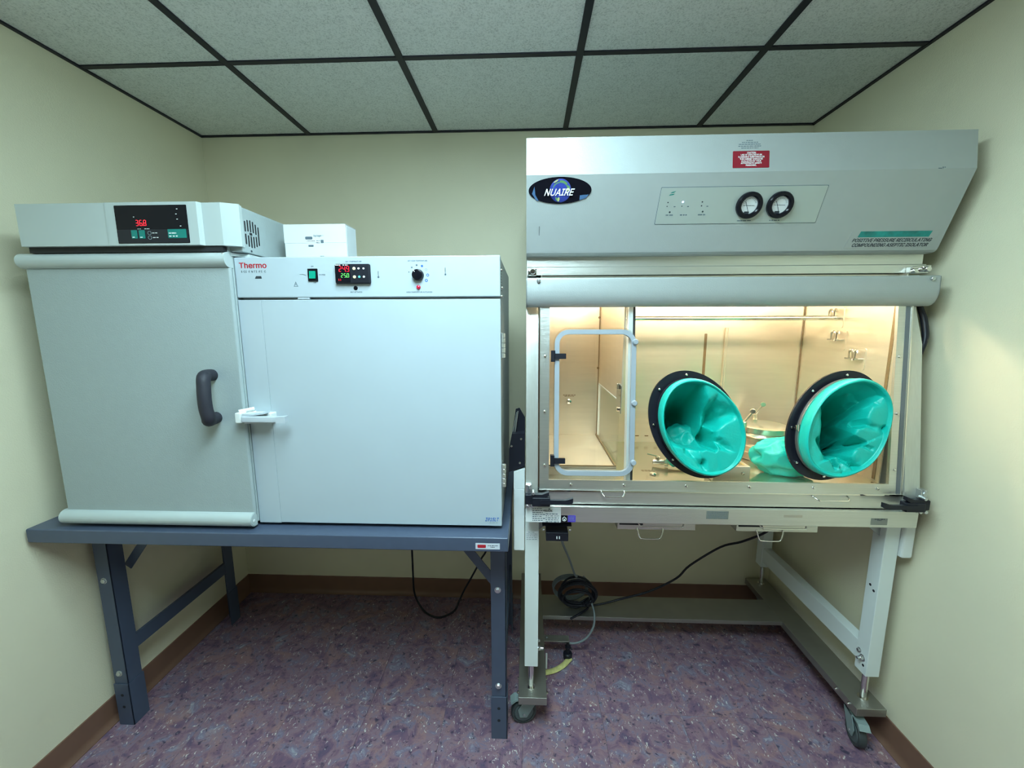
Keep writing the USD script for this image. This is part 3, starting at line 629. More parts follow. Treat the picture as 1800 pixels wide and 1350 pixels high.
put(cp, 'dot', FH(cat(*[ex(disc(u, v, r), .0004) for u, v, r in ((.4095, .147, .0018), (.4085, .1365, .0015), (.419, .1205, .0026), (.5085, .1475, .0020), (.5085, .137, .0018), (.515, .121, .0026), (.4515, .1365, .0014))]), .0012), 'dark_print', False)
put(cp, 'power_light', lathe([(0, .0012), (.0032, .0012), (.0025, .0022), (0, .0026)], FH, .4525, .148, 14), 'blue_led', 30, 'lit blue indicator')
put(cp, 'leaf_mark', FH(cat(ex(Polygon([(.409, .1655), (.4215, .1675), (.4245, .1705), (.412, .1685)]), .0004), ex(Polygon([(.412, .1715), (.4225, .1735), (.4275, .1775), (.4155, .1745)]), .0004)), .0012), 'teal', False)
# model label
ml = put(iso, 'model_label', FH(ex(Polygon([(.972, .0625), (1.222, .0625), (1.214, .0125), (.962, .0125)]), .0008)), 'cabinet', False, 'translucent label with teal band and black italic lettering')
put(ml, 'band', FH(ex(Polygon([(.994, .0605), (1.200, .0605), (1.196, .0435), (.990, .0435)]), .0004), .0008), 'band_teal', False)
put(ml, 'lettering', cat(txt('POSITIVE PRESSURE RECIRCULATING', FH, .9785, .0300, .0095, .229, slant=.25, bold=True, n=.0008), txt('COMPOUNDING ASEPTIC ISOLATOR', FH, .982, .0160, .0095, .221, slant=.25, bold=True, n=.0008)), 'dark_print', False, 'two lines of black italic capitals')
put(iso, 'lock_slot', FH(ex(sbox(.0325, .0582, .0338, .0847), .0004)), 'dark_print', False)
# caution sticker and notice on the upright face
uv = np.array([1.262 - 1.2495, 2.0335 - 1.929])
FU = Fr((0, 1.2495, 1.929), (1, 0, 0), (0, *uv)); FU.o = FU.o + FU.N * .0004
rs = put(iso, 'caution_sticker', FU(ex(rr(.5765, .0105, .6775, .0575, .002), .0006)), 'red_sticker', False, 'red caution sticker with white capitals')
rows = ['CAUTION', 'USE OF EXPLOSIVE OR', 'FLAMMABLE SUBSTANCES IN', 'THIS CABINET SHOULD BE', 'EVALUATED BY YOUR', 'APPROPRIATE SAFETY', 'PERSONNEL']
wd = [.024, .058, .072, .064, .054, .058, .030]
put(rs, 'lettering', cat(*[txt(s, FU, .6275, .0503 - .0058 * k, .0042, w, 'c', bold=True, n=.0006) for k, (s, w) in enumerate(zip(rows, wd))]), 'white_print', False, 'white capitals of the caution')
put(iso, 'notice', cat(*[dashes(FU, .6235 - w, .6235 + w, .0865 - .0052 * k, .0017, 50 + k) for k, w in enumerate((.010, .022, .031, .032, .024))]), 'grey_print', False)
put(iso, 'scuff', cat(dashes(FU, 1.137, 1.150, .0010, .0022, 56), dashes(FU, 1.148, 1.158, .0035, .0022, 57)), 'grey_print', False)
# recessed stainless band and visor
put(iso, 'recess_panel', prismx([(1.366, 1.686), (1.366, 1.7175), (1.46, 1.7175), (1.46, 1.66), (1.352, 1.66), (1.352, 1.6835), (1.3545, 1.686)], CX0 + .002, CX1 - .002), 'steel_h', 20, 'recessed stainless band below the hood')
for x0, x1 in ((CX0 + .005, .026), (1.175, 1.229)):
    kb = put(iso, 'visor_catch', cat(bx(x0, x1, 1.334, 1.352, 1.656, 1.6755, .002), cyl((x0 + .006, 1.322, 1.663), (x0 + .006, 1.34, 1.663), .006, 14, .001), cyl((x1 - .012, 1.320, 1.668), (x1 - .012, 1.34, 1.668), .009, 14, .002), cyl((x0, 1.332, 1.672), (x1, 1.332, 1.677), .004, 10)), 'chrome', 30, 'small chrome catch')
outer = [(1.372, 1.6445), (1.306, 1.6465), (1.3015, 1.6445), (1.30, 1.640), (1.2985, 1.608), (1.2995, 1.592), (1.303, 1.579), (1.3095, 1.567), (1.318, 1.5595), (1.326, 1.5565)]
inner = [(y + (.0025 if i > 1 else .0), z - (.0025 if i < 2 else 0.) + (.002 if i > 6 else 0)) for i, (y, z) in enumerate(outer)]
vs = put(iso, 'visor', prismx(outer + inner[::-1], CX0 - .001, CX1 - .0005), 'cabinet', 40, 'curved grey visor over the window')
put(vs, 'end_plate', cat(prismx(outer + [(1.372, 1.5565)], CX0 - .001, CX0 + .002), prismx(outer + [(1.372, 1.5565)], CX1 - .003, CX1 - .0005)), 'cabinet', 40)
fvz = front(1.2985)
for u in (.0325, 1.2105):
    put(vs, 'screw', cat(lathe([(0, 0), (.0062, 0), (.0062, .004), (.0045, .0055), (0, .006)], fvz, u, 1.6365, 14)), 'zinc')
# casing
put(iso, 'back_panel', bx(CX0, CX1, 1.99, 2.02, .858, 1.719, .002), 'cabinet_white')
put(iso, 'side_panel', bx(CX0, CX0 + .006, 1.405, 1.99, .858, 1.719, .001), 'cabinet_white')
put(iso, 'side_panel', bx(CX1 - .006, CX1, 1.405, 1.99, .858, 1.719, .001), 'cabinet_white')
put(iso, 'bottom_panel', bx(CX0 + .006, CX1 - .006, 1.262, 1.99, .858, .864, 0), 'steel_h', False)
# posts with their sloped front edge
kz = .0535 / .579
post = [(1.4, .914), (1.266, .914), (1.268, .985), (1.330, 1.439), (1.366, 1.546), (1.372, 1.565), (1.372, 1.655), (1.41, 1.655), (1.41, .914)]
for x0, x1 in ((CX0, .0335), (1.192, CX1)):
    put(iso, 'side_post', prismx(post, x0, x1), 'steel_post', 20, 'brushed side post beside the window')
put(iso, 'post_seam', bx(.0135, .0145, 1.262, 1.4, .93, 1.54, 0), 'faint_print', False) if False else None
# window frame, in the plane of the window
ang = math.atan(kz)
W = Fr((0, 1.33, 1.545), (1, 0, 0), (0, math.sin(ang), math.cos(ang)))   # u = x, v up the window, n towards the room
wz = lambda z: (z - 1.545) / math.cos(ang)
FO, FI = rr(.036, wz(.9625), 1.190, wz(1.62), .002), sbox(.0695, wz(.9975), 1.148, wz(1.60))
PL, PR = (.5365, wz(1.183)), (.9685, wz(1.183))
TL, TR = 119., 63.
wf_ = put(iso, 'window_frame', W(ex(FO.difference(FI), .010), -.006), 'steel_h', False, 'stainless window frame with screws')
put(wf_, 'edge_strip', cat(W(ex(sbox(.0345, wz(.9625), .0385, wz(1.60)), .014), -.008), W(ex(sbox(1.1875, wz(.9625), 1.1915, wz(1.60)), .014), -.008), W(ex(sbox(.036, wz(.9605), 1.19, wz(.9645)), .016), -.008)), 'chrome', False)
put(wf_, 'seal_strip', W(ex(sbox(1.171, wz(.966), 1.1835, wz(1.60)), .0012), .004), 'seal_grey', False)
for u, z in ((.055, 1.401), (.0545, 1.222), (.055, 1.046), (1.1585, 1.4005), (1.1615, 1.222), (1.1625, 1.0445), (.1415, .983), (.314, .983), (.514, .983), (.715, .983), (.915, .983), (1.113, .983)):
    put(wf_, 'screw', screw(W, u, wz(z), .0048, .0055, .004), 'chrome')
D0, D1, DZ0, DZ1 = .0855, .343, 1.0155, 1.485
dout = rr(D0, wz(DZ0), D1, wz(DZ1), .045, 8)
holes = shapely.union_all([oval(*PL, .150, .108, TL, 20), oval(*PR, .150, .108, TR, 20), dout.buffer(-.008)])
put(iso, 'window_pane', W(ex(sbox(.060, wz(.990), 1.155, wz(1.605)).difference(holes), .005), -.004), 'pane', False, 'clear sloped window pane')
# airlock door on the window
ad = put(iso, 'airlock_door', W(ex(dout.difference(dout.buffer(-.0148)), .014), .002), 'gate_blue', 40, 'blue grey rounded door frame with clear panel')
put(ad, 'clear_panel', W(ex(rr(D0 - .003, wz(DZ0 - .006), D1 + .004, wz(DZ1 + .006), .048, 8), .004), .0015), 'acrylic', False)
for z in (1.4005, 1.0645):
    v = wz(z)
    put(ad, 'door_latch', cat(W(ex(rr(.0735, v - .018, .0865, v + .018, .001), .020), .004), W(ex(rr(.083, v - .0085, .121, v + .0085, .001), .010), .014)), 'black', False, 'black T shaped latch')
for z in (1.4455, 1.252, 1.061):
    put(ad, 'hinge_pin', lathe([(0, .014), (.0095, .014), (.0095, .022), (.007, .026), (0, .0265)], W, .339, wz(z), 18), 'gate_blue')
# glove ports
def ports(c, tilt, seed, kind):
    u0, v0 = c; a, b = .1545, .1145
    fa, fb_ = (.1835, .1365)
    fg = put(iso, 'glove_port', W(ex(oval(u0, v0, fa, fb_, tilt, 24).difference(oval(u0, v0, a - .004, b - .004, tilt, 24)), .007), .0012), 'black', 40, 'black oval glove port with teal sleeve, ' + ('nearer the airlock door' if kind == 0 else 'nearer the right wall'))
    put(fg, 'collar', W(ex(oval(u0, v0, a - .001, b - .001, tilt, 24).difference(oval(u0, v0, a - .004, b - .004, tilt, 24)), .058), .0005), 'black', 40)
    th = math.radians(tilt)
    for k in range(8):
        q = math.radians(22.5 + 45 * k); x, y = (fa + a) / 2 * math.cos(q), (fb_ + b) / 2 * math.sin(q)
        u, v = u0 + x * math.cos(th) - y * math.sin(th), v0 + x * math.sin(th) + y * math.cos(th)
        put(fg, 'screw', cat(lathe([(0, .008), (.0042, .008), (.0042, .0135), (.003, .0155), (0, .016)], W, u, v, 12)), 'chrome')
    put(fg, 'clamp_band', W(ex(oval(u0, v0, a + .0045, b + .0045, tilt, 24).difference(oval(u0, v0, a - .0005, b - .0005, tilt, 24)), .013), .0215), 'zinc' if kind else 'black', 40)
    if kind:
        q = math.radians(112); x, y = (a + .004) * math.cos(q), (b + .004) * math.sin(q)
        u, v = u0 + x * math.cos(th) - y * math.sin(th), v0 + x * math.sin(th) + y * math.cos(th)
        put(fg, 'band_screw', cat(W(ex(rr(u - .006, v - .008, u + .006, v + .008, .001), .012), .022), cyl(W.p(u, v - .01, .034), W.p(u, v + .01, .034), .004, 10)), 'chrome')
    # sleeve: folded over the collar, then crumpled inwards
    nt, path, P = 168, [], []
    for r, n in ((1.006, .0355), (1.024, .037), (1.032, .043), (1.034, .053), (1.029, .062), (1.017, .0685), (1.0, .072), (.98, .0725), (.962, .070), (.948, .0655)):
        path.append((r, n, 0))
    rho = np.linspace(.936, .0, 90)
    smooth = lambda x: (lambda t: t * t * (3 - 2 * t))(np.clip(x, 0, 1))
    tt = np.arange(nt) * 2 * np.pi / nt
    for r, n, _ in path:
        P.append(np.stack([r * np.cos(tt), r * np.sin(tt), np.full(nt, n)], 1))
    for r in rho:
        P.append(np.stack([r * np.cos(tt), r * np.sin(tt), np.zeros(nt)], 1))
    V = np.array(P); lump = 1 + .035 * (meshkit.fbm(np.stack([1.6 * np.cos(tt), 1.6 * np.sin(tt), np.full(nt, seed * 1.7)], -1), 2, seed) - .5) - (.045 * np.exp(-((tt - 5.05) / .35) ** 2) if kind else 0)
    V[3:, :, :2] *= lump[None, :, None]; V[4:10, :, 2] += .010 * (meshkit.noise(np.stack([2.2 * np.cos(tt), 2.2 * np.sin(tt), np.full(nt, seed + .3)], -1), seed) - .5)[None]
    X, Y = V[..., 0] * a, V[..., 1] * b
    wu, wv = X * math.cos(th) - Y * math.sin(th), X * math.sin(th) + Y * math.cos(th)
    U, Vv = wu / .125, wv / .145
    R = np.hypot(V[..., 0], V[..., 1])
    G = lambda x, y, sx, sy: np.exp(-((U - x) / sx) ** 2 - ((Vv - y) / sy) ** 2)
    seg = lambda x0, y0, x1, y1, w: (lambda t: np.maximum(0, 1 - np.sqrt((U - x0 - t * (x1 - x0)) ** 2 + (Vv - y0 - t * (y1 - y0)) ** 2 + 4e-4) / (1.9 * w)))(np.clip(((U - x0) * (x1 - x0) + (Vv - y0) * (y1 - y0)) / ((x1 - x0) ** 2 + (y1 - y0) ** 2), 0, 1))
    nz = meshkit.fbm(np.stack([U * 3.2 + 7, Vv * 3.2, np.full_like(U, seed)], -1), 3, seed) - .5
    rid = 1 - 2 * np.abs(meshkit.noise(np.stack([U * 2.4 + 3, Vv * 2.4, np.full_like(U, seed + .5)], -1), seed) - .5)
    if kind == 0:
        d = -.050 * (1 - R ** 3.2) - .045 * (1 - R ** 2)
        d -= .120 * G(-.26, .22, .34, .48) + .050 * G(-.05, -.24, .32, .18)
        d += .070 * seg(.13, .80, .10, -.50, .11) + .030 * seg(.40, .75, .55, .05, .22)
        bl = smooth((-.40 - .12 * U - Vv) / .12)
        d += bl * (.085 * (1 - R ** 5)) * smooth((U + 1.05) / .3)
        d += .085 * smooth((U - .26 + .3 * (Vv + .3)) / .09) * smooth((.02 + .4 * U - Vv) / .25) * (1 - R ** 6)
        d -= .060 * G(.24, -.24, .075, .16) * (1 - bl)
        d -= .034 * seg(.02, -.46, .10, -.88, .045) + .026 * seg(-.34, -.50, .0, -.80, .07)
        d += .026 * seg(.30, -.45, .20, -.85, .08) - .022 * seg(.45, -.30, .75, -.62, .07)
    else:
        d = -.040 * (1 - R ** 3.2) - .050 * (1 - R ** 2)
        d -= .110 * G(-.18, -.08, .26, .55) + .050 * G(.05, .45, .5, .25)
        d += .060 * smooth((-.36 - .30 * Vv - U) / .05) * (1 - R ** 5)
        fl2 = smooth((U - .08 + .30 * Vv) / .05) * smooth((.28 - Vv + .55 * U) / .06)
        d += .048 * fl2 * (1 - R ** 6)
        d += .050 * seg(.12, -.14, 1.0, .40, .17) - .075 * seg(.08, -.20, .58, -.44, .06) - .045 * seg(.30, .12, .95, .02, .07)
        d += .030 * seg(.25, .55, .80, .15, .12)
        d += .062 * smooth((-.46 + .40 * U - Vv) / .05) * (1 - R ** 5)
        d += .040 * seg(.25, -.54, .85, -.52, .08) - .050 * seg(-.62, -.25, -.24, -.82, .05) - .036 * seg(-.1, -.55, .3, -.88, .05)
        d -= .040 * G(.08, -.20, .09, .09)
    d += (.022 * nz + .024 * (rid - .6)) * np.clip((1 - R) * 5, 0, 1)
    d = d * (1.4 if kind == 0 else 1.45); d = -.012 * np.log1p(np.exp(-d / .012)) * np.clip((1 - R) * 6, 0, 1) + np.minimum(d, 0) * (1 - np.clip((1 - R) * 6, 0, 1))
    n_ = np.where(np.arange(len(V))[:, None] < len(path), V[..., 2], .0650 + d)
    n_ = np.where(np.arange(len(V))[:, None] >= len(path), n_ * 1.0, n_)
    sag = np.where(np.arange(len(V))[:, None] >= len(path), np.clip(1 - R, 0, 1) ** .7 * d, 0)
    wu, wv = wu - (.10 if kind == 0 else .42) * sag, wv + (.22 if kind == 0 else .45) * sag
    verts = np.stack([wu, wv, n_], -1).reshape(-1, 3) + [u0, v0, 0]
    f = []
    for i in range(len(V) - 1):
        k0 = i * nt + np.arange(nt); k1 = i * nt + (np.arange(nt) + 1) % nt
        f += [np.stack([k0, k1, k1 + nt], 1), np.stack([k0, k1 + nt, k0 + nt], 1)]
    m = trimesh.Trimesh(verts, np.vstack(f), process=False)
    put(fg, 'sleeve', W(m), 'glove', 50, 'teal rubber sleeve folded over the port')
    return fg
pl = ports(PL, TL, 3, 0); pr = ports(PR, TR, 11, 1)
def pouch(c, s, seed, bend):
    m = trimesh.creation.icosphere(4, 1.0); v = m.vertices
    r = 1 + .22 * (meshkit.fbm(v * 1.7 + seed, 3, seed) - .5) * 2 + .16 * (1 - 4 * np.abs(meshkit.noise(v * 1.9 + seed * 3, seed + 2) - .5))
    v = v * r[:, None] * np.array(s)
    v[:, 0] += bend * v[:, 1]
    m.vertices = v + np.array(c); return m
put(pr, 'glove_hand', pouch((.905, 1.420, 1.040), (.088, .055, .066), 5, -.5), 'glove', 60, 'crumpled teal glove resting inside the chamber')
put(pl, 'glove_hand', pouch((.545, 1.395, 1.085), (.065, .050, .075), 9, .1), 'glove', 60)
# lower front: drop panel, apron, handles
put(iso, 'lower_panel', bx(.036, 1.190, 1.272, 1.285, .9165, .9615, .0015), 'steel_h', 30, 'stainless strip below the window')
put(iso, 'apron', bx(CX0, CX1, 1.258, 1.272, .8585, .9145, .0025), 'steel_h', 30, 'stainless apron along the bottom edge')
put(iso, 'apron_cap', bx(CX0, .0335, 1.2565, 1.2585, .8585, .9145, .0005, 1), 'cabinet_white', False)
def wire(fr, u0, u1, v, drop, out, r=.0024):
    pts = [fr.p(u0, v, 0), fr.p(u0 + .001, v - drop * .25, out * .5), fr.p(u0 + .008, v - drop * .85, out * .95), fr.p(u0 + .02, v - drop, out), fr.p(u1 - .02, v - drop, out), fr.p(u1 - .008, v - drop * .85, out * .95), fr.p(u1 - .001, v - drop * .25, out * .5), fr.p(u1, v, 0)]
    return tube(spline(pts, 5), r, 8)
fp = front(1.272)
put(iso, 'wire_handle', wire(fp, .2405, .3150, .964, .012, .022), 'chrome', 60, 'thin chrome wire handle')
put(iso, 'wire_handle', wire(fp, .912, 1.020, .958, .008, .022), 'chrome', 60, 'thin chrome wire handle')
def clamp(x0, s):
    """black toggle clamp: body at the corner, long lever towards the middle"""
    X = lambda d0, d1: (x0 + s * d0, x0 + s * d1) if s > 0 else (x0 - d1, x0 - d0)
    c = put(iso, 'toggle_clamp', cat(bx(*X(.0, .024), 1.236, 1.262, .9285, .9615, .003), bx(*X(.022, .080), 1.226, 1.252, .9265, .9560, .003)), 'black', 30, 'black toggle clamp with long lever')
    lev = [(.05, .9505), (.128, .9500), (.152, .9575), (.152, .9425), (.140, .9370), (.05, .9360)]
    put(c, 'lever', prismy([(x0 + s * u, z) for u, z in lev], 1.222, 1.232), 'black')
    arm = [(.022, .953), (.022, .965), (.055, .9655), (.076, .9735), (.076, .9625), (.060, .953)]
    put(c, 'upper_arm', prismy([(x0 + s * u, z) for u, z in arm], 1.230, 1.246), 'black')
    put(c, 'screw', cat(*[cyl((x0 + s * u, 1.247, z), (x0 + s * u, 1.225 if z > .93 else 1.236, z), .0055, 12, .001) for u, z in ((.008, .922), (.024, .9225), (.026, .9705))]), 'zinc')
    put(c, 'mount_plate', cat(bx(*X(.001, .020), 1.250, 1.268, .961, .990, .001), cyl((x0 + s * .012, 1.252, .966), (x0 + s * .012, 1.247, .990), .004, 10)), 'zinc')
    put(c, 'lower_plate', bx(*X(.001, .022), 1.252, 1.2585, .913, .929, .001), 'zinc')
clamp(-.0075, 1); clamp(1.2465, -1)
# plates and stickers on the apron
fa = front(1.2563)
pt = put(iso, 'data_plate', fa(ex(rr(.0145, .8590, .1095, .9105, .001), .0006)), 'white_print', False, 'white data plate full of small print')
put(pt, 'brand_mark', cat(txt('NUAIRE', fa, .0555, .8965, .006, .0265, bold=True, n=.0006), fa(ex(Polygon([(.068, .9045), (.073, .9045), (.0755, .907), (.0695, .907)]), .0004), .0006)), 'dark_print', False)
put(pt, 'lettering', cat(*[dashes(fa, .0165, .050 + .008 * (k % 2), .9065 - .0068 * k, .0022, 60 + k, n=.0006) for k in range(7)], *[dashes(fa, .060, .103, .8885 - .0068 * k, .0022, 70 + k, .5, n=.0006) for k in range(5)]), 'grey_print', False)
fa2 = front(1.2580)
rm = put(iso, 'approval_sticker', fa2(ex(rr(.1105, .8605, .1320, .883, .001), .0006)), 'gloss_black', False, 'black approval sticker with a white mark')
put(rm, 'mark', cat(fa2(ex(disc(.1212, .8705, .0075).difference(disc(.1212, .8705, .0058)), .0004), .0006), fa2(ex(Polygon([(.1212, .8805), (.1145, .872), (.1165, .871), (.1212, .876), (.126, .871), (.128, .872)]), .0004), .0006), fa2(ex(rr(.1185, .866, .124, .871, .001), .0004), .0006)), 'white_print', False)
vsq = put(iso, 'violet_sticker', fa2(ex(rr(.1328, .8600, .1580, .8835, .0025), .0006)), 'violet', False, 'violet square sticker')
put(vsq, 'lettering', cat(*[dashes(fa2, .137, .154, .879 - .0042 * k, .0014, 80 + k, n=.0006) for k in range(4)]), 'faint_print', False)
gp = put(iso, 'grey_plate', fa2(ex(rr(.5775, .8790, .6480, .9065, .0005), .0005)), 'plate_grey', False, 'small grey metal plate')
put(gp, 'lettering', cat(*[dashes(fa2, .581, .645, .9035 - .0052 * k, .0016, 84 + k, n=.0005) for k in range(5)]), 'grey_print', False)
gs = put(iso, 'small_sticker', fa2(ex(rr(1.0935, .8680, 1.1445, .8905, .0005), .0005)), 'plate_grey', False, 'small pale sticker at the right end')
put(gs, 'lettering', cat(dashes(fa2, 1.104, 1.135, .8875, .0026, 90, n=.0005), dashes(fa2, 1.113, 1.126, .8835, .0018, 91, n=.0005)), 'dark_print', False)
put(iso, 'tape_mark', fa2(ex(rr(.822, .8885, .880, .8975, .001), .0003)), 'tape', False)
# drain trays under the cabinet
for x0, x1 in ((.305, .565), (.70, .965)):
    tr_ = put(iso, 'drip_tray', cat(bx(x0, x1, 1.305, 1.56, .815, .819, .001), bx(x0, x1, 1.302, 1.306, .815, .852, .001), bx(x0, x0 + .003, 1.305, 1.56, .815, .8575, .001), bx(x1 - .003, x1, 1.305, 1.56, .815, .8575, .001)), 'steel_h', 30, 'shallow stainless drip tray')
    put(tr_, 'tray_slot', front(1.302)(ex(rr(x0 + .006, .831, x0 + .085, .846, .002), .0006)), 'dark_gap', False)
    put(tr_, 'wire_handle', wire(front(1.302), x0 + .066, x0 + .152, .822, .036, .008), 'chrome', 60)
    put(tr_, 'wire_handle', wire(front(1.302), x0 + .062, x0 + .215, .852, .012, .028), 'chrome', 60)
# mains inlet box
ob = put(iso, 'inlet_box', cat(bx(.0635, .1385, 1.285, 1.345, .776, .8065, .002)), 'black', 30, 'black mains inlet box under the apron')
put(ob, 'cover_plate', prismx([(1.275, .836), (1.285, .806), (1.288, .806), (1.280, .838), (1.345, .8575), (1.345, .836)], .050, .1475), 'black')
put(ob, 'pin', cat(*[front(1.285)(ex(rr(u, .785, u + .0035, .7945, .0012), .002)) for u in (.098, .1065)]), 'white_print', False)
[put(ob, 'screw', screw(Fr((0, 1.279, .821), (1, 0, 0), (0, -.3, 1)), u, 0, .004, .003), 'zinc') for u in (.0545, .1425)]
# side boxes and the black bracket on the left flank
put(iso, 'side_box', cat(bx(-.0465, -.0095, 1.300, 1.42, .730, .955, .003), prismy([(-.0465, .9545), (-.0095, .9545), (-.0095, 1.024), (-.0465, 1.012)], 1.300, 1.42)), 'cabinet_white', 20, 'white box on the left flank')
put(iso, 'side_box', bx(1.2455, 1.282, 1.302, 1.42, .727, .915, .006), 'cabinet_white', 30, 'white box on the right flank')
sb = put(iso, 'side_bracket', cat(prismy([(-.063, 1.01), (-.0095, 1.03), (-.0095, 1.145), (-.052, 1.142), (-.062, 1.09)], 1.31, 1.38), prismy([(-.053, 1.14), (-.0095, 1.14), (-.0095, 1.19), (-.028, 1.223), (-.041, 1.219), (-.043, 1.20)], 1.345, 1.352)), 'black', 25, 'black bracket on the left flank')
put(sb, 'rod', cat(cyl((-.050, 1.34, 1.142), (-.036, 1.34, 1.21), .003, 10), cyl((-.043, 1.335, 1.142), (-.033, 1.335, 1.215), .0025, 10)), 'zinc')
put(sb, 'screw', cat(*[screw(front(1.31), u, z, .004, .003) for u, z in ((-.022, 1.125), (-.026, 1.042), (-.054, 1.10))]), 'chrome')
put(iso, 'gas_strut', tube(spline([(1.251, 1.375, 1.59), (1.252, 1.370, 1.555), (1.260, 1.362, 1.52), (1.261, 1.350, 1.475), (1.256, 1.343, 1.445), (1.246, 1.340, 1.405)], 6), [.005 + .0045 * math.sin(math.pi * i / 30) for i in range(31)], 12), 'black', 60, 'black strap on the right flank')
# chamber
chx0, chx1, cy1, cz0, cz1 = .045, 1.176, 1.80, .974, 1.66
put(iso, 'chamber_back', bx(chx0, chx1, cy1, cy1 + .004, cz0 - .03, cz1, 0), 'steel_in', False)
put(iso, 'chamber_side', bx(chx0 - .004, chx0, 1.36, cy1, cz0 - .03, cz1, 0), 'steel_in', False)
put(iso, 'chamber_side', bx(chx1, chx1 + .004, 1.345, cy1, cz0 - .03, cz1, 0), 'steel_in', False)
put(iso, 'chamber_floor', bx(chx0, chx1, 1.288, cy1, cz0 - .004, cz0, 0), 'steel_floor', False)
put(iso, 'chamber_ceiling', bx(chx0, chx1, 1.372, cy1, 1.652, 1.658, 0), 'steel_in', False)
tb = put(iso, 'lamp_holder', bx(chx0, chx1, 1.375, 1.46, 1.640, 1.652, .001), 'fixture_white')
put(tb, 'lamp_tube', cyl((.07, 1.418, 1.622), (1.15, 1.418, 1.622), .013, 12), 'tube')
cs = put(iso, 'airlock_tray', cat(bx(chx0 + .002, .312, 1.385, cy1 - .002, .997, 1.005, .001), bx(chx0 + .002, .312, 1.385, 1.39, cz0, 1.0, 0)), 'steel_in', 30, 'raised stainless tray of the airlock')
put(cs, 'tray_edge', cat(bx(chx0 + .002, .312, 1.384, 1.390, 1.005, 1.009, .001), bx(.306, .312, 1.385, cy1 - .002, 1.005, 1.011, .001)), 'slot_brown')
dv = put(iso, 'partition', prismx([(1.36, 1.245), (1.795, 1.245), (1.795, 1.65), (1.372, 1.65), (1.352, 1.60)], .3135, .3195), 'steel_in', 20, 'steel partition beside the airlock')
put(dv, 'edge_post', W(ex(sbox(.3235, wz(.985), .3375, wz(1.605)), .030), -.040), 'partition_edge', False, 'pale upright edge of the partition')
put(dv, 'edge_gap', W(ex(sbox(.3385, wz(.985), .3455, wz(1.605)), .030), -.042), 'dark_gap', False)
put(dv, 'inner_door', bx(.314, .319, 1.40, 1.79, 1.008, 1.243, .001), 'clear_film', False, 'clear inner airlock door')
put(dv, 'inner_door_edge', cat(bx(.312, .321, 1.40, 1.79, 1.240, 1.2435, .0005, 1), bx(.312, .321, 1.786, 1.791, 1.008, 1.243, .0005, 1)), 'partition_edge', False)
put(dv, 'catch_plate', cat(bx(.309, .313, 1.345, 1.41, 1.205, 1.30, .001), cyl((.303, 1.375, 1.215), (.313, 1.375, 1.215), .008, 12, .001), bx(.300, .313, 1.362, 1.378, 1.285, 1.305, .002)), 'chrome')
put(dv, 'corner_seam', cat(cyl((.311, 1.797, 1.01), (.311, 1.797, 1.65), .0018, 8), *[cyl((.309, 1.792, z), (.309, 1.798, z), .005, 10) for z in (1.53, 1.31)]), 'slot_brown')
fcb = front(cy1)
put(iso, 'chamber_button', lathe([(0, 0), (.011, 0), (.011, .004), (.007, .0065), (0, .007)], fcb, .184, 1.1585, 20), 'chrome', 30, 'round chrome plug on the airlock back wall')
put(iso, 'chamber_label', cat(dashes(fcb, .158, .213, 1.1875, .0028, 92), dashes(fcb, .164, .208, 1.1825, .0028, 93)), 'slot_brown', False)
put(iso, 'floor_plug', lathe([(0, 0), (.012, 0), (.012, .004), (.008, .007), (0, .008)], topface(cz0), .446, 1.398, 20), 'chrome', 30, 'round chrome plug in the chamber floor')
put(iso, 'floor_label', cat(*[Fr((0, 0, cz0), (1, 0, 0), (0, 1, 0))(ex(sbox(.415 + .012 * k, v, .424 + .012 * k, v + .004), .0004)) for k in range(5) for v in (1.428, 1.437)]), 'slot_brown', False)
for k in range(16):
    u = .485 + .042 * k
    put(iso, 'return_slot', fcb(ex(rr(u, 1.000, u + .017, 1.0045, .002), .0006)), 'slot_brown', False)
put(iso, 'wall_slot', fcb(ex(rr(.763, 1.20, .7745, 1.460, .003), .0008)), 'slot_brown', False)
put(iso, 'wall_rod', cyl((.851, 1.794, 1.10), (.853, 1.794, 1.485), .0065, 12, .001), 'steel_in', 40)
put(iso, 'corner_joint', cyl((1.174, 1.797, .975), (1.174, 1.797, 1.65), .002, 8), 'slot_brown')
hr = put(iso, 'hanging_rod', cyl((.32, 1.603, 1.5235), (1.168, 1.603, 1.5235), .0088, 16, .001), 'chrome', 40, 'chrome hanging rod across the chamber')
fw_ = leftface(chx1)
for y, z in ((1.615, 1.528), (1.592, 1.446), (1.495, 1.382)):
    hk = put(iso, 'hook_plate', fw_(ex(rr(-y - .034, z - .042, -y + .036, z + .036, .008), .003)), 'steel_in', 30, 'small stainless hook plate')
    put(hk, 'hook', cat(fw_(ex(rr(-y - .030, z - .006, -y + .030, z - .001, .001), .020), .003), tube(spline([fw_.p(-y - .012, z - .004, .02), fw_.p(-y - .012, z + .02, .021), fw_.p(-y - .004, z + .028, .021), fw_.p(-y + .002, z + .02, .021), fw_.p(-y + .003, z - .004, .021), fw_.p(-y + .012, z - .004, .021), fw_.p(-y + .013, z + .02, .021), fw_.p(-y + .02, z + .028, .021), fw_.p(-y + .026, z + .018, .02)], 5), .004, 8)), 'chrome', 40)
put(iso, 'fold_strip', cat(bx(chx1 - .0012, chx1, 1.36, 1.372, .98, 1.60, 0)), 'slot_brown', False)

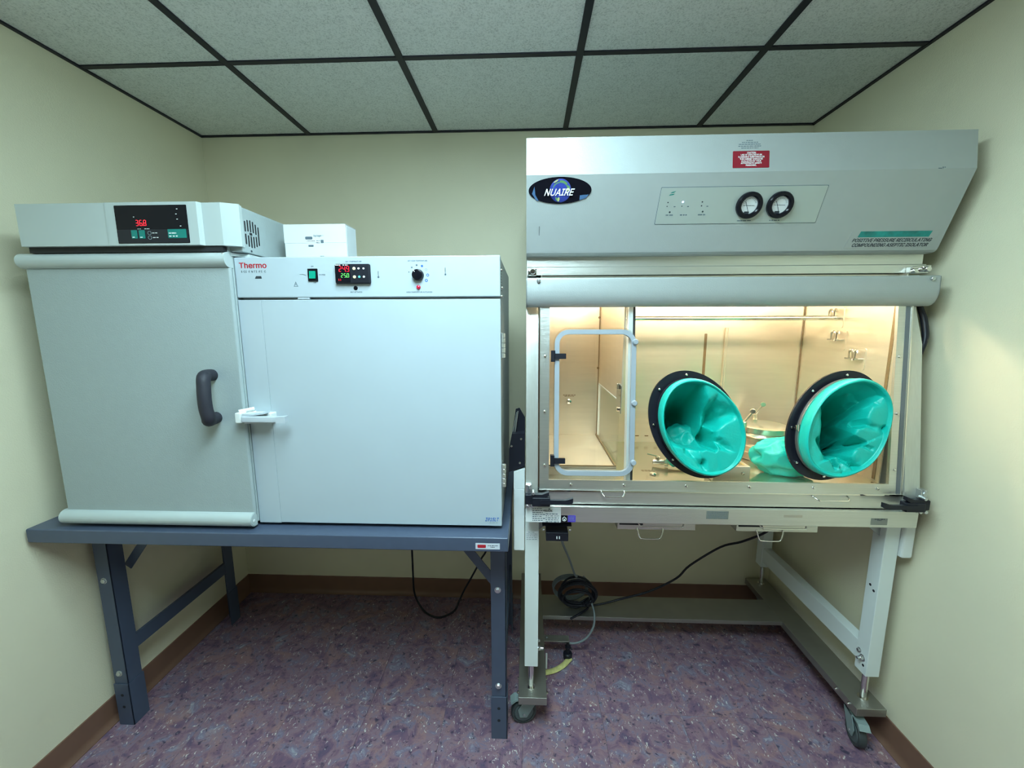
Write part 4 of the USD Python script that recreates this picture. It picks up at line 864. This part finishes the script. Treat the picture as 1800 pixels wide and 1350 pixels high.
# ================================================================== things inside the chamber
vs_ = thing('pressure_vessel', 'shiny lidded stainless vessel between the two glove ports', 'vessel', (.945, 1.62, .974))
fz = Fr((.945, 1.62, .974), (1, 0, 0), (0, 1, 0))
put(vs_, 'body', lathe([(0, 0), (.100, 0), (.104, .004), (.104, .088), (.112, .091), (.112, .098), (0, .098)], fz, n=48), 'vessel_steel', 30)
put(vs_, 'rim', lathe([(.10, .098), (.120, .098), (.122, .102), (.120, .107), (.10, .107)], fz, n=48), 'vessel_steel', 30)
put(vs_, 'lid', lathe([(0, .132), (.080, .131), (.092, .127), (.094, .107), (.0, .107)], fz, n=48), 'vessel_steel', 30)
for k in range(3):
    q = math.radians(200 + 120 * k); c = np.array([.945 + .105 * math.cos(q), 1.62 + .105 * math.sin(q), .974])
    cl = put(vs_, 'wing_clamp', cat(cyl(c + [0, 0, .06], c + [0, 0, .135], .006, 12), cyl(c + [0, 0, .125], c + [0, 0, .150], .011, 12, .002)), 'vessel_steel')
    put(cl, 'lever', cat(cyl(c + [0, 0, .148], c + [.028, -.004, .190], .0045, 10), cyl(c + [.026, -.009, .192], c + [.030, .003, .192], .010, 14, .001)), 'vessel_steel')
put(vs_, 'side_handle', cat(*[tube(spline([fz.p(.108 * math.cos(q), .108 * math.sin(q), .035 + dz) for q in np.radians([205, 225, 245, 265])], 6) + np.array([0, -.010, 0]), .0035, 8) for dz in (0, .025)]), 'vessel_steel', 60)
sc = thing('small_scale', 'small stainless box with a yellow label at the foot of the left glove port', 'box', (.69, 1.365, .974))
put(sc, 'case', bx(.625, .746, 1.332, 1.40, .9745, 1.030, .002), 'steel_h')
put(sc, 'label', topface(1.030)(ex(rr(.690, 1.348, .735, 1.372, .002), .0006)), 'brass_label', False)
put(sc, 'label_print', cat(*[topface(1.0306)(ex(sbox(.695, 1.352 + .006 * k, .73, 1.3545 + .006 * k), .0003)) for k in range(3)]), 'dark_print', False)
put(sc, 'screw', screw(front(1.332), .722, 1.006, .006, .004), 'chrome')
va = thing('hose_valve', 'small chrome hose valve lying on the chamber floor beside the left glove port', 'valve', (.485, 1.49, .974))
put(va, 'valve_body', cat(cyl((.470, 1.49, .990), (.512, 1.478, .992), .011, 14, .002), cyl((.488, 1.485, .99), (.488, 1.485, 1.012), .009, 12, .001), cyl((.512, 1.478, .992), (.524, 1.474, .992), .015, 6)), 'vessel_steel')
put(va, 'lever', cat(cyl((.488, 1.485, 1.012), (.450, 1.49, 1.020), .003, 8)), 'vessel_steel')
put(va, 'hose', tube(spline([(.524, 1.474, .991), (.56, 1.465, .990), (.61, 1.445, .984), (.66, 1.42, .984)], 6), .009, 10), 'steel_in', 60)

# ================================================================== cables
def cable(name, label, pts, r, m, k=8, cat_='cable', **kw):
    p = spline(pts, k)
    t = fresh('/World', name); origin[t] = np.zeros(3)
    pr_ = usdkit.mesh(stage, t, tube(p, r, 8), M[m], smooth=60).GetPrim(); tags(pr_, label, cat_)
ring = lambda cx, cy, cz, rx, rz, n, ph, dy=0., tilt=0.: [(cx + rx * math.cos(ph + 2 * math.pi * k / n), cy + dy * k + tilt * math.sin(ph + 2 * math.pi * k / n), cz + rz * math.sin(ph + 2 * math.pi * k / n)) for k in range(n)]
rc = random.Random(4)
coil = [(.94, 1.45, .800), (.935, 1.52, .70), (.90, 1.62, .60), (.862, 1.72, .515), (.755, 1.77, .392), (.70, 1.78, .318), (.58, 1.785, .245), (.46, 1.785, .205), (.37, 1.78, .180), (.315, 1.775, .172)]
for j in range(8):
    for q in ring(.238 + rc.uniform(-.006, .006), 1.728 + .006 * j, .241 + rc.uniform(-.008, .008), .078 + rc.uniform(-.022, .012), .068 + rc.uniform(-.022, .008), 10, -.9, .0008, rc.uniform(-.020, .004)): coil.append(q)
coil += [(.30, 1.79, .20), (.29, 1.76, .172), (.25, 1.72, .172), (.20, 1.695, .160)]
cable('power_cable', 'black cable coiled on the stand rail and rising to the tray above', coil, .0048, 'black', 5)
gc = [(.120, 1.315, .776), (.125, 1.36, .735), (.145, 1.52, .625), (.185, 1.66, .48), (.222, 1.74, .35), (.24, 1.795, .31)]
for j in range(3):
    for q in ring(.206 + .003 * j, 1.800 + .012 * j, .236, .078 + .004 * j, .066, 10, 1.4, .001, -.01): gc.append(q)
gc += [(.300, 1.74, .215), (.308, 1.70, .190), (.303, 1.675, .145), (.272, 1.663, .095), (.225, 1.66, .068), (.17, 1.66, .070), (.115, 1.655, .088), (.085, 1.65, .100)]
cable('inlet_cable', 'grey cable running from the inlet box to a loop behind the left leg', gc, .0048, 'cable_grey', 6)
cable('bench_cable', 'black cable looping from the bench top to the floor by the back wall', [(-.604, 1.95, .83), (-.604, 1.95, .45), (-.603, 1.95, .30), (-.603, 1.95, .17), (-.600, 1.95, .09), (-.575, 1.945, .025), (-.52, 1.90, .006), (-.45, 1.875, .006), (-.385, 1.92, .008), (-.362, 1.945, .045), (-.335, 1.95, .105), (-.29, 1.95, .19), (-.243, 1.95, .285), (-.20, 1.95, .40), (-.17, 1.95, .83)], .005, 'black', 6)
t = thing('yellow_strip', 'curled yellow strip lying on the floor behind the left caster', 'strip', (.11, 1.58, 0))
ys = np.array([(.055, 1.555), (.09, 1.562), (.125, 1.575), (.16, 1.60), (.195, 1.640)])
q_ = spline(np.c_[ys, np.full(len(ys), .007)], 6)
put(t, 'strip', tube(q_, .013, 10, flat=.5), 'yellow_foam', 60)
put(t, 'white_tab', bx(.082, .090, 1.585, 1.592, .0, .075, .002), 'white_print')
